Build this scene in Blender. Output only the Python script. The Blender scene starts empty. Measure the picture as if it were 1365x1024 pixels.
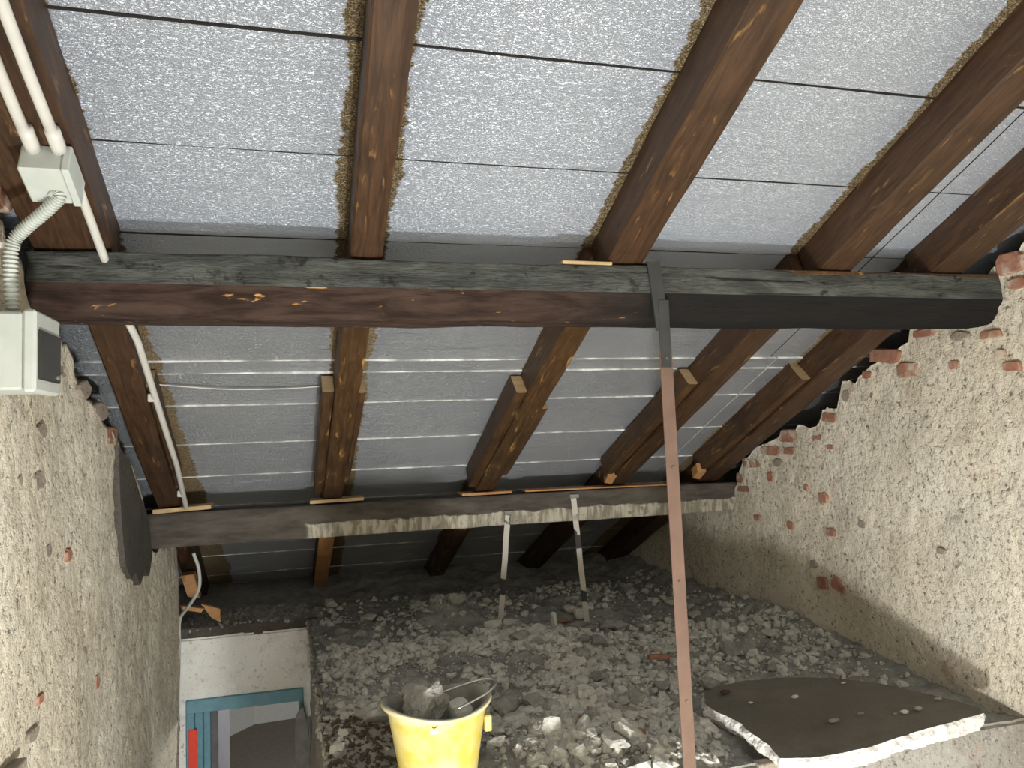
import bpy, math, random
import numpy as np
from mathutils import Vector, Matrix

random.seed(7); RNG = np.random.default_rng(7)
SC = bpy.context.scene; COL = SC.collection

# ------------------------------------------------------------------ camera
FPX, CX, CY = 1025.0, 682.5, 512.0          # focal length in pixels of the 1365 x 1024 frame
CAM = np.array((0.0, 0.0, 1.1))             # eye height above the loft floor
R = np.array(((0.9639, -0.0148, 0.2657), (-0.2639, 0.0726, 0.9618), (-0.0335, -0.9972, 0.0661)))
_u, _s, _v = np.linalg.svd(R); R = _u @ _v  # rows: world X Y Z seen as image right / down / forward
cd = bpy.data.cameras.new('camera'); cam = bpy.data.objects.new('camera', cd); COL.objects.link(cam)
cd.sensor_fit = 'HORIZONTAL'; cd.sensor_width = 36.0; cd.lens = 36.0 * FPX / 1365.0; cd.clip_start = 0.02
cam.matrix_world = Matrix([[R[i, 0], -R[i, 1], -R[i, 2], CAM[i]] for i in range(3)] + [[0, 0, 0, 1]])
SC.camera = cam

# ------------------------------------------------------------------ world, lamp, exposure
w = bpy.data.worlds.new('world'); SC.world = w; w.use_nodes = True
w.node_tree.nodes['Background'].inputs[0].default_value = (0.75, 0.85, 1.0, 1)
w.node_tree.nodes['Background'].inputs[1].default_value = 0.02
LAMP = (0.40, 0.66, -0.27)
ld = bpy.data.lights.new('work_lamp_light', 'POINT'); ld.energy = 78; ld.shadow_soft_size = 0.07
ld.color = (1.0, 1.0, 0.98)
lo = bpy.data.objects.new('work_lamp_light', ld); lo.location = LAMP; COL.objects.link(lo)
wd = bpy.data.lights.new('rear_low_fill', 'AREA'); wd.shape = 'RECTANGLE'; wd.size = 1.6; wd.size_y = 0.9; wd.energy = 36   # soft fill added behind the camera to brighten surfaces facing it
wo = bpy.data.objects.new('rear_low_fill', wd); wo.location = (0.6, -1.75, -1.25); wo.rotation_euler = (math.radians(90), 0, 0); COL.objects.link(wo)
sd = bpy.data.lights.new('rear_high_fill', 'AREA'); sd.shape = 'RECTANGLE'; sd.size = 1.4; sd.size_y = 0.7; sd.energy = 7         # second added fill, set high to lift the rubble
so = bpy.data.objects.new('rear_high_fill', sd); so.location = (0.9, -1.7, 2.15); so.rotation_euler = (math.radians(68), 0, 0); COL.objects.link(so)
rd = bpy.data.lights.new('lower_room_light', 'POINT'); rd.energy = 48; rd.shadow_soft_size = 0.15                            # ceiling lamp of the room beyond the doorway
ro = bpy.data.objects.new('lower_room_light', rd); ro.location = (0.9, 6.3, -0.6); COL.objects.link(ro)
SC.view_settings.view_transform = 'Standard'; SC.view_settings.look = 'None'
SC.view_settings.gamma = 1.0; SC.view_settings.use_curve_mapping = False
SC.view_settings.exposure = 1.45

# ------------------------------------------------------------------ the place: main dimensions (m)
XL, XR = -0.70, 2.53                         # side walls
AL = math.radians(23.7); TA = math.tan(AL)   # roof pitch, falling away from the camera
B1 = (2.26, 2.46); B2 = (4.18, 4.36)         # purlins, front and back faces
ZR = 1.648 + TA * B1[0]                      # rafter underside at Y = 0
ZB = ZR + 0.13 / math.cos(AL)                # insulation underside at Y = 0
FRONT = 2.27                                 # front edge of the loft floor
STAIR = 4.96                                 # far end of the stairwell
def zraf(y): return ZR - TA * y
def zins(y): return ZB - TA * y

def ray(px, py): return R @ np.array((px - CX, py - CY, FPX))
def on(px, py, axis, val):                   # where the sight line of a pixel meets a plane of the building
    v = ray(px, py); return CAM + v * (val - CAM[axis]) / v[axis]
def onroof(px, py, z0):
    v = ray(px, py); return CAM + v * (z0 - CAM[2]) / (v[2] + TA * v[1])

# ------------------------------------------------------------------ noise
def _hash(ix, iy, iz, seed):
    h = (ix.astype(np.int64) * 374761393 + iy.astype(np.int64) * 668265263 + iz.astype(np.int64) * 2147483647 + seed * 144665) & 0xffffffff
    h = ((h ^ (h >> 13)) * 1274126177) & 0xffffffff
    h = ((h ^ (h >> 15)) * 2246822519) & 0xffffffff
    return ((h ^ (h >> 16)) & 0xffff) / 32767.5 - 1.0
def vn(p, seed=0):
    p = np.asarray(p, float); i = np.floor(p); f = p - i; f = f * f * (3 - 2 * f); out = 0
    for a in (0, 1):
        for b in (0, 1):
            for c in (0, 1):
                wgt = (f[:, 0] if a else 1 - f[:, 0]) * (f[:, 1] if b else 1 - f[:, 1]) * (f[:, 2] if c else 1 - f[:, 2])
                out = out + wgt * _hash(i[:, 0] + a, i[:, 1] + b, i[:, 2] + c, seed)
    return out
def fbm(p, scale, octv=4, seed=0, gain=0.5):
    p = np.asarray(p, float) * scale; s = 0; a = 1
    for k in range(octv):
        s = s + a * vn(p, seed + k * 17); p = p * 2.03; a *= gain
    return s

# ------------------------------------------------------------------ object helpers
def mk(name, V, F, mats, parent=None, pivot=None, smooth=False, mi=None):
    V = np.asarray(V, float)
    if pivot is None:
        pivot = (V[:, 0].mean(), V[:, 1].mean(), V[:, 2].min()) if parent is None else (0, 0, 0)
    pivot = np.array(pivot, float)
    me = bpy.data.meshes.new(name); me.from_pydata((V - pivot).tolist(), [], [tuple(int(i) for i in f) for f in F])
    if not isinstance(mats, (list, tuple)): mats = [mats]
    for m in mats: me.materials.append(m)
    if mi is not None: me.polygons.foreach_set('material_index', np.asarray(mi, dtype=np.int32))
    if smooth: me.polygons.foreach_set('use_smooth', np.ones(len(me.polygons), dtype=bool))
    me.update()
    o = bpy.data.objects.new(name, me); o.location = pivot; COL.objects.link(o)
    if parent is not None: o.parent = parent
    return o
def tag(o, label=None, cat=None, group=None, kind=None):
    if label: o['label'] = label
    if cat: o['category'] = cat
    if group: o['group'] = group
    if kind: o['kind'] = kind
    return o
def thing(name, label, cat, loc=(0, 0, 0), rot=(0, 0, 0), group=None):
    o = bpy.data.objects.new(name, None); o.empty_display_size = 0.05; o.location = loc; o.rotation_euler = rot
    COL.objects.link(o); return tag(o, label, cat, group)
def loc_of(parent, V): return np.asarray(V, float) - np.array(parent.location)

BF = [(0, 3, 2, 1), (4, 5, 6, 7), (0, 1, 5, 4), (1, 2, 6, 5), (2, 3, 7, 6), (3, 0, 4, 7)]
def box(a, b):
    (x0, y0, z0), (x1, y1, z1) = a, b
    return np.array([(x0, y0, z0), (x1, y0, z0), (x1, y1, z0), (x0, y1, z0), (x0, y0, z1), (x1, y0, z1), (x1, y1, z1), (x0, y1, z1)], float), BF
def bevbox(a, b, c=0.004):
    """box with chamfered edges (24 corners)"""
    a = np.array(a, float); b = np.array(b, float); c = min(c, 0.45 * (b - a).min())
    V = []; idx = {}
    for sx in (0, 1):
        for sy in (0, 1):
            for sz in (0, 1):
                s = (sx, sy, sz)
                for ax in range(3):
                    p = [(b[k] if s[k] else a[k]) if k == ax else ((b[k] - c) if s[k] else (a[k] + c)) for k in range(3)]
                    idx[s + (ax,)] = len(V); V.append(p)
    F = []
    def q(*k): F.append(tuple(idx[t] for t in k))
    for ax in range(3):
        o1, o2 = [k for k in range(3) if k != ax]
        for sgn in (0, 1):
            ring = []
            for u, v in ((0, 0), (1, 0), (1, 1), (0, 1)):
                s = [0, 0, 0]; s[ax] = sgn; s[o1] = u; s[o2] = v; ring.append(tuple(s) + (ax,))
            q(*(ring if sgn else ring[::-1]))
    for ax in range(3):                       # edges parallel to ax
        o1, o2 = [k for k in range(3) if k != ax]
        for u in (0, 1):
            for v in (0, 1):
                s0 = [0, 0, 0]; s1 = [0, 0, 0]; s1[ax] = 1
                for s in (s0, s1): s[o1] = u; s[o2] = v
                q(tuple(s0) + (o1,), tuple(s1) + (o1,), tuple(s1) + (o2,), tuple(s0) + (o2,))
    for s in [(i, j, k) for i in (0, 1) for j in (0, 1) for k in (0, 1)]:
        q(s + (0,), s + (1,), s + (2,))
    V = np.array(V); cen = (a + b) / 2; F2 = []
    for f in F:
        p = V[list(f)]; n = np.cross(p[1] - p[0], p[2] - p[0])
        F2.append(f if n @ (p.mean(0) - cen) > 0 else f[::-1])
    return V, F2
def join(*parts):
    V = []; F = []; n = 0
    for v, f in parts:
        V.append(np.asarray(v, float)); F += [tuple(i + n for i in ff) for ff in f]; n += len(v)
    return np.concatenate(V), F
def curve(pts, n):
    """smooth path through points"""
    P = np.array(pts, float); P = np.vstack((2 * P[0] - P[1], P, 2 * P[-1] - P[-2])); m = len(P) - 3; out = []
    for k in range(n):
        t = k / (n - 1) * m; i = min(int(t), m - 1); u = t - i; a, b, c, d = P[i:i + 4]
        out.append(0.5 * ((2 * b) + (c - a) * u + (2 * a - 5 * b + 4 * c - d) * u * u + (3 * b - a - 3 * c + d) * u ** 3))
    return np.array(out)
def tube(path, rad, seg=10, cap=True):
    P = np.asarray(path, float); n = len(P); rad = np.broadcast_to(np.asarray(rad, float), (n,))
    T = np.gradient(P, axis=0); T /= np.linalg.norm(T, axis=1)[:, None] + 1e-12
    up = np.array((0.31, 0.2, 0.93)); V = []
    for k in range(n):
        a = np.cross(T[k], up); a /= np.linalg.norm(a); b = np.cross(T[k], a); up = np.cross(a, T[k])
        for j in range(seg):
            t = 2 * math.pi * j / seg; V.append(P[k] + rad[k] * (math.cos(t) * a + math.sin(t) * b))
    F = [(k * seg + j, (k + 1) * seg + j, (k + 1) * seg + (j + 1) % seg, k * seg + (j + 1) % seg) for k in range(n - 1) for j in range(seg)]
    if cap: F += [tuple(range(seg)), tuple(range((n - 1) * seg, n * seg))[::-1]]
    return np.array(V), F
def gridf(nu, nv, flip=False, skip=None):
    F = []
    for i in range(nu - 1):
        for j in range(nv - 1):
            if skip is not None and skip[i, j]: continue
            f = (i * nv + j, (i + 1) * nv + j, (i + 1) * nv + j + 1, i * nv + j + 1)
            F.append(f[::-1] if flip else f)
    return F
def prism(poly, d):
    """closed polygon (list of 3-D points) extruded by vector d"""
    P = np.array(poly, float); n = len(P); V = np.vstack((P, P + np.array(d, float)))
    F = [tuple(range(n)), tuple(range(2 * n - 1, n - 1, -1))] + [(i, i + n, (i + 1) % n + n, (i + 1) % n) for i in range(n)]
    c = V.mean(0); out = []
    for f in F:
        p = V[list(f)]; nrm = np.zeros(3)
        for k in range(len(f)): nrm += np.cross(p[k] - p[0], p[(k + 1) % len(f)] - p[0])
        out.append(f if nrm @ (p.mean(0) - c) > 0 else f[::-1])
    return V, out

# ------------------------------------------------------------------ material helpers
class NT:
    def __init__(s, name):
        s.m = bpy.data.materials.new(name); s.m.use_nodes = True; s.t = s.m.node_tree; s.b = s.t.nodes['Principled BSDF']
        s.geo = s.t.nodes.new('ShaderNodeNewGeometry'); s.tc = s.t.nodes.new('ShaderNodeTexCoord')
    def put(s, sock, v):
        if hasattr(v, 'links') or isinstance(v, bpy.types.NodeSocket): s.t.links.new(v, sock)
        elif isinstance(v, (tuple, list)) and len(v) == 3 and sock.type == 'RGBA': sock.default_value = (*v, 1)
        else: sock.default_value = v
    def math(s, op, a, b=0.0, c=None):
        n = s.t.nodes.new('ShaderNodeMath'); n.operation = op; s.put(n.inputs[0], a); s.put(n.inputs[1], b)
        if c is not None: s.put(n.inputs[2], c)
        return n.outputs[0]
    def world(s, scale=(1, 1, 1)): return s.vmul(s.geo.outputs['Position'], scale)
    def local(s, scale=(1, 1, 1)): return s.vmul(s.tc.outputs['Object'], scale)
    def vmul(s, v, scale):
        n = s.t.nodes.new('ShaderNodeVectorMath'); n.operation = 'MULTIPLY'; s.put(n.inputs[0], v); n.inputs[1].default_value = scale; return n.outputs[0]
    def noise(s, vec, scale, detail=4, rough=0.55, dist=0.0):
        n = s.t.nodes.new('ShaderNodeTexNoise'); s.put(n.inputs['Vector'], vec); n.inputs['Scale'].default_value = scale
        n.inputs['Detail'].default_value = detail; n.inputs['Roughness'].default_value = rough; n.inputs['Distortion'].default_value = dist
        return n.outputs['Fac']
    def voro(s, vec, scale, feat='F1'):
        n = s.t.nodes.new('ShaderNodeTexVoronoi'); s.put(n.inputs['Vector'], vec); n.inputs['Scale'].default_value = scale; n.feature = feat
        return n.outputs['Distance']
    def step(s, v, lo, hi):
        n = s.t.nodes.new('ShaderNodeMapRange'); n.interpolation_type = 'SMOOTHSTEP'; s.put(n.inputs[0], v)
        n.inputs[1].default_value = lo; n.inputs[2].default_value = hi; return n.outputs[0]
    def mix(s, f, a, b):
        n = s.t.nodes.new('ShaderNodeMix'); n.data_type = 'RGBA'; s.put(n.inputs[0], f); s.put(n.inputs[6], a); s.put(n.inputs[7], b); return n.outputs[2]
    def xyz(s, v=None):
        n = s.t.nodes.new('ShaderNodeSeparateXYZ'); s.put(n.inputs[0], v or s.geo.outputs['Position']); return n.outputs
    def bump(s, h, strength=0.5, dist=0.01, prev=None):
        n = s.t.nodes.new('ShaderNodeBump'); s.put(n.inputs['Height'], h); n.inputs['Strength'].default_value = strength; n.inputs['Distance'].default_value = dist
        if prev is not None: s.put(n.inputs['Normal'], prev)
        return n.outputs[0]
    def out(s, color, rough=0.8, metal=0.0, normal=None, spec=0.3):
        s.put(s.b.inputs['Base Color'], color); s.put(s.b.inputs['Roughness'], rough); s.put(s.b.inputs['Metallic'], metal)
        s.b.inputs['Specular IOR Level'].default_value = spec
        if normal is not None: s.put(s.b.inputs['Normal'], normal)
        return s.m

def plain(name, c, rough=0.6, metal=0.0, var=0.15, scale=20, bump=0.15, spec=0.3):
    t = NT(name); n = t.noise(t.local(), scale, 4)
    col = t.mix(t.step(n, 0.3, 0.75), tuple(v * (1 - var) for v in c), tuple(min(1, v * (1 + var)) for v in c))
    return t.out(col, rough, metal, t.bump(n, bump, 0.004), spec)
def plaster(name, a, b, dark, red=0.05, bump=1.0):
    t = NT(name); p = t.world(); big = t.noise(p, 2.2, 5, 0.6); mid = t.noise(p, 11, 6, 0.65); fine = t.noise(p, 75, 5, 0.7); sp = t.noise(p, 46, 4, 0.72); sq = t.noise(p, 21, 4, 0.75)
    c = t.mix(t.step(big, 0.32, 0.68), a, b)
    c = t.mix(t.math('MULTIPLY', t.step(mid, 0.52, 0.75), 0.55), c, tuple(v * 0.62 for v in b))
    if red: c = t.mix(t.math('MULTIPLY', t.step(t.noise(t.world((1.0, 1.0, 1.4)), 6, 3, 0.5, 0.4), 0.66, 0.74), red), c, (0.42, 0.20, 0.13))
    c = t.mix(t.step(fine, 0.55, 0.75), c, tuple(min(1, v * 1.25) for v in a))
    c = t.mix(t.math('MULTIPLY', t.step(sp, 0.59, 0.65), 0.85), c, dark)
    c = t.mix(t.math('MULTIPLY', t.step(sq, 0.60, 0.66), 0.6), c, tuple(v * 0.45 for v in b))
    h = t.math('ADD', t.math('MULTIPLY', fine, 0.9), t.math('MULTIPLY', t.step(sp, 0.72, 0.42), 0.6))
    return t.out(c, 0.95, 0, t.bump(h, bump, 0.007), 0.1)
def wood(name, dark, light, wear, wear_amt=0.5, rough=0.55, axis=1, bump=0.3):
    t = NT(name); sc = [9, 9, 9]; sc[axis] = 0.9
    g = t.noise(t.local(tuple(sc)), 5, 6, 0.65, 1.2); big = t.noise(t.local(), 5, 3); sc2 = [1, 1, 1]; sc2[axis] = 0.22
    wr = t.noise(t.local(tuple(sc2)), 26, 5, 0.6, 0.6); kn = t.voro(t.local(), 2.6)
    c = t.mix(t.step(g, 0.3, 0.72), dark, light)
    c = t.mix(t.math('MULTIPLY', t.step(big, 0.45, 0.75), 0.6), c, tuple(v * 0.5 for v in dark))
    c = t.mix(t.math('MULTIPLY', t.step(wr, 0.62 - 0.06 * wear_amt, 0.74), 0.9 * min(1, wear_amt + 0.3)), c, wear)
    c = t.mix(t.step(kn, 0.065, 0.03), c, tuple(0.5 * (a + b) for a, b in zip(wear, dark)))
    return t.out(c, rough, 0, t.bump(g, bump, 0.006), 0.35)

M = {}
M['plaster_right'] = plaster('rough_lime_plaster_cream', (0.76, 0.71, 0.60), (0.66, 0.59, 0.47), (0.13, 0.095, 0.07), 0.45)
M['plaster_left'] = plaster('rough_lime_plaster_beige', (0.70, 0.655, 0.54), (0.58, 0.525, 0.41), (0.13, 0.10, 0.07), 0.3)
M['white_wall'] = plaster('smooth_white_wall', (0.82, 0.82, 0.78), (0.68, 0.67, 0.61), (0.60, 0.59, 0.53), 0, 0.08)
M['mortar_patch'] = plaster('dark_grey_mortar', (0.11, 0.10, 0.085), (0.075, 0.07, 0.06), (0.07, 0.065, 0.06), 0, 0.8)
M['concrete'] = plaster('old_grey_concrete', (0.36, 0.35, 0.32), (0.28, 0.26, 0.23), (0.12, 0.11, 0.10), 0.4, 0.8)
M['dark'] = plain('dark_sheathing', (0.035, 0.032, 0.03), 0.95)
M['room_wall'] = plain('grey_room_paint', (0.62, 0.62, 0.58), 0.9, var=0.03, bump=0.02)
M['room_floor'] = plain('brown_room_floor', (0.22, 0.19, 0.15), 0.8, var=0.1)
def brick_mat():
    t = NT('terracotta_brick'); n = t.noise(t.world(), 30, 5, 0.65); d = t.noise(t.world(), 9, 4)
    c = t.mix(t.step(n, 0.3, 0.7), (0.27, 0.125, 0.085), (0.40, 0.215, 0.15)); c = t.mix(t.step(d, 0.50, 0.68), c, (0.56, 0.49, 0.39))
    return t.out(c, 0.95, 0, t.bump(n, 0.5, 0.006), 0.1)
M['brick'] = brick_mat()
M['stone'] = plaster('grey_tan_stone', (0.36, 0.31, 0.25), (0.27, 0.23, 0.19), (0.15, 0.12, 0.1), 0, 0.6)
M['rafter'] = wood('stained_rafter_timber', (0.030, 0.0145, 0.0065), (0.075, 0.037, 0.016), (0.45, 0.25, 0.08), 0.30)
M['rafter_worn'] = wood('worn_rafter_timber', (0.036, 0.018, 0.007), (0.095, 0.048, 0.017), (0.50, 0.28, 0.08), 0.75)
M['cleat'] = wood('stained_cleat_board', (0.040, 0.020, 0.008), (0.095, 0.048, 0.020), (0.50, 0.30, 0.11), 0.5)
M['rawwood'] = wood('raw_pale_wood', (0.46, 0.31, 0.15), (0.60, 0.44, 0.25), (0.68, 0.52, 0.32), 0.2, 0.7, 0)
M['orangewood'] = wood('orange_scrap_wood', (0.40, 0.20, 0.08), (0.52, 0.28, 0.12), (0.6, 0.36, 0.18), 0.2, 0.7)

RAFX = (-0.585, 0.195, 1.01, 1.81, 2.33)
def foil_mat():
    t = NT('aluminium_foil_insulation'); p = t.world(); o = t.xyz()
    spark = t.step(t.noise(t.world((1, 2.5, 2.5)), 84, 3, 0.65, 0.5), 0.40, 0.60)
    fine = t.noise(t.world((1, 1.6, 1.6)), 170, 2, 0.6)
    cre = t.noise(t.world((1.3, 44, 44)), 2.6, 4, 0.6, 0.25)
    crease = t.step(cre, 0.57, 0.66); gate = t.step(t.noise(t.world((1, 3, 3)), 3.5, 3), 0.42, 0.62)
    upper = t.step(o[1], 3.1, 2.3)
    h = t.math('ADD', t.math('MULTIPLY', t.math('ADD', spark, t.math('MULTIPLY', fine, 0.5)), t.math('ADD', t.math('MULTIPLY', upper, 0.7), 0.30)),
               t.math('MULTIPLY', t.math('MULTIPLY', crease, gate), 0.8))
    nrm = t.bump(h, 1.0, 0.009)
    # brown glue / stain along both sides of each rafter, with a ragged edge of its own
    e = t.noise(t.world((1, 2.5, 2.5)), 16, 5, 0.65); md = None
    for x in RAFX:
        d = t.math('ABSOLUTE', t.math('SUBTRACT', o[0], x)); md = d if md is None else t.math('MINIMUM', md, d)
    reach = t.math('ADD', t.math('MULTIPLY', t.noise(t.world((0.3, 1, 1)), 3.1, 2), 0.085), 0.036)
    dd = t.math('SUBTRACT', md, t.math('ADD', reach, t.math('MULTIPLY', t.math('SUBTRACT', e, 0.5), 0.055)))
    st = t.step(dd, 0.008, -0.002); gr = t.noise(p, 240, 3)
    stain = t.mix(t.step(gr, 0.38, 0.62), (0.10, 0.062, 0.025), (0.36, 0.28, 0.16))
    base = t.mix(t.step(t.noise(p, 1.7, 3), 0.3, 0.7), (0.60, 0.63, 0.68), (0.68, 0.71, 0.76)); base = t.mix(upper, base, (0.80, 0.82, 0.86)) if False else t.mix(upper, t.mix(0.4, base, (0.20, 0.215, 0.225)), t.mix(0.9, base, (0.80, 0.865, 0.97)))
    col = t.mix(st, base, stain)
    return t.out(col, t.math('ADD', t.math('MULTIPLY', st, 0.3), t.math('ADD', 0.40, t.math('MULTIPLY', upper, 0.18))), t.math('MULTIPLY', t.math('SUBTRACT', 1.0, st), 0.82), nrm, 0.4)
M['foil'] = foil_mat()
M['foam_edge'] = plain('pale_foam_edge', (0.55, 0.56, 0.54), 0.8, var=0.55, scale=12)

def beam1_mats():
    out = []
    for nm, a, b, c2 in (('grey_limewashed_timber', (0.042, 0.045, 0.040), (0.095, 0.10, 0.089), (0.014, 0.013, 0.012)),):
        t = NT(nm); p = t.world((1, 4, 4)); n = t.noise(p, 5, 6, 0.65, 0.5); f = t.noise(t.world((1, 6, 6)), 22, 4); s = t.noise(t.world(), 13, 5, 0.7, 0.5)
        c = t.mix(t.step(n, 0.35, 0.68), a, b); c = t.mix(t.math('MULTIPLY', t.step(s, 0.56, 0.68), 0.85), c, c2)
        out.append(t.out(c, 0.9, 0, t.bump(f, 0.7, 0.012), 0.2))
    t = NT('soot_brown_timber'); o = t.xyz(); p = t.world((1, 5, 5)); n = t.noise(p, 4.5, 6, 0.65, 0.5); f = t.noise(t.world((1, 8, 8)), 20, 4)
    c = t.mix(t.step(n, 0.32, 0.7), (0.022, 0.014, 0.011), (0.062, 0.040, 0.031))
    c = t.mix(t.step(t.noise(t.world((1, 3, 3)), 9, 4, 0.6, 0.6), 0.66, 0.72), c, (0.45, 0.24, 0.08))
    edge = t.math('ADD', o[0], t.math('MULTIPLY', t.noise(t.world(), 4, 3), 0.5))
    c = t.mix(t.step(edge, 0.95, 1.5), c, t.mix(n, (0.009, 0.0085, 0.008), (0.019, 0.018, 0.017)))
    out.append(t.out(c, 0.9, 0, t.bump(f, 0.7, 0.010), 0.1)); return out
M['b1a'], M['b1b'] = beam1_mats()
def beam2_mat():
    t = NT('sooted_purlin_with_plaster'); o = t.xyz(); n = t.noise(t.world((1, 4, 4)), 6, 5, 0.6); v = t.noise(t.world((4, 1, 0.8)), 9, 4, 0.6)
    c = t.mix(t.step(n, 0.3, 0.7), (0.055, 0.047, 0.039), (0.105, 0.092, 0.077))
    lim = t.math('ADD', 0.672, t.math('MULTIPLY', t.math('SUBTRACT', t.noise(t.world(), 10, 4), 0.5), 0.05))
    low = t.step(t.math('SUBTRACT', lim, o[2]), -0.004, 0.004); rt = t.step(t.math('ADD', o[0], t.math('MULTIPLY', n, 0.1)), 0.06, 0.10)
    pl = t.mix(t.step(v, 0.38, 0.62), (0.22, 0.20, 0.15), (0.46, 0.43, 0.34)); pl = t.mix(t.step(t.noise(t.world(), 24, 4), 0.55, 0.68), pl, (0.22, 0.19, 0.14))
    c = t.mix(t.math('MULTIPLY', low, rt), c, pl)
    return t.out(c, 0.9, 0, t.bump(v, 0.4, 0.008), 0.2)
M['b2'] = beam2_mat()
def rubble_mat(nm, a, b, sc=30):
    t = NT(nm); p = t.world(); n = t.noise(p, sc, 6, 0.7); g = t.noise(p, 4, 4); c = t.mix(t.step(n, 0.3, 0.7), a, b)
    c = t.mix(t.math('MULTIPLY', t.step(g, 0.45, 0.7), 0.5), c, tuple(v * 0.72 for v in a)); f = t.noise(p, 140, 4)
    c = t.mix(t.step(f, 0.6, 0.75), c, tuple(min(1, v * 1.4) for v in b))
    return t.out(c, 0.97, 0, t.bump(t.math('ADD', n, f), 0.7, 0.008), 0.1)
M['dust'] = rubble_mat('grey_mortar_dust', (0.25, 0.25, 0.228), (0.40, 0.395, 0.36), 18)
M['chunk'] = rubble_mat('grey_mortar_lump', (0.50, 0.495, 0.445), (0.67, 0.66, 0.595))
M['chunk_dark'] = rubble_mat('dark_mortar_lump', (0.27, 0.265, 0.24), (0.40, 0.39, 0.35))
M['slab_top'] = rubble_mat('smooth_brown_grey_screed', (0.15, 0.14, 0.115), (0.20, 0.185, 0.155), 8)
M['slab_edge'] = rubble_mat('fresh_white_fracture', (0.62, 0.61, 0.58), (0.80, 0.79, 0.76), 40)
M['white_pvc'] = plain('white_pvc', (0.56, 0.55, 0.51), 0.4, var=0.04, bump=0.02, spec=0.5)
M['box_grey'] = plain('light_grey_plastic', (0.48, 0.51, 0.47), 0.45, var=0.05, bump=0.02, spec=0.5)
M['smoke'] = plain('tinted_cover', (0.025, 0.025, 0.022), 0.35, var=0.1, bump=0.0, spec=0.5)
M['pinkbar'] = plain('primer_painted_flat_bar', (0.145, 0.090, 0.066), 0.6, 0.0, 0.12, 9, 0.1)
M['sootbar'] = plain('soot_dark_flat_bar', (0.04, 0.04, 0.038), 0.7, 0.0, 0.2, 9, 0.1)
M['steel'] = plain('galvanised_wire', (0.6, 0.6, 0.58), 0.35, 0.9, 0.1)
M['blue'] = plain('blue_painted_frame', (0.13, 0.27, 0.33), 0.5, var=0.1)
M['red'] = plain('red_strip', (0.72, 0.06, 0.03), 0.5, var=0.05)
M['greysheet'] = plain('grey_sheet', (0.25, 0.25, 0.25), 0.7)
M['leaf'] = plain('dark_violet_grey_leaf', (0.11, 0.105, 0.115), 0.6)
M['blackbag'] = plain('black_plastic', (0.05, 0.05, 0.055), 0.35, spec=0.5)
def striped():
    t = NT('banded_flat_strap'); o = t.xyz(); n = t.noise(t.world((1, 1, 1)), 9, 2, 0.4)
    c = t.mix(t.step(n, 0.55, 0.57), (0.55, 0.52, 0.46), (0.05, 0.05, 0.045)); return t.out(c, 0.6)
M['strap2'] = striped()
def bucket_mat():
    t = NT('yellow_bucket_plastic'); o = t.xyz(t.tc.outputs['Object']); n = t.noise(t.local(), 14, 4, 0.6)
    c = t.mix(t.step(n, 0.35, 0.7), (0.52, 0.41, 0.07), (0.57, 0.49, 0.20)); d = t.math('ADD', o[2], t.math('MULTIPLY', n, 0.04))
    c = t.mix(t.math('MULTIPLY', t.step(d, 0.25, 0.285), 0.75), c, (0.62, 0.57, 0.38))
    return t.out(c, 0.45, 0, None, 0.4)
M['bucket'] = bucket_mat()
M['bucket_in'] = plain('dirty_bucket_inside', (0.36, 0.36, 0.30), 0.8, var=0.3, scale=9)

# ================================================================== STRUCTURE
def struct(name, V, F, mats, label, parent=None, **k):
    o = mk(name, V, F, mats, parent, **k); return tag(o, label if parent is None else None, 'structure' if parent is None else None, kind='structure')

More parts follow.
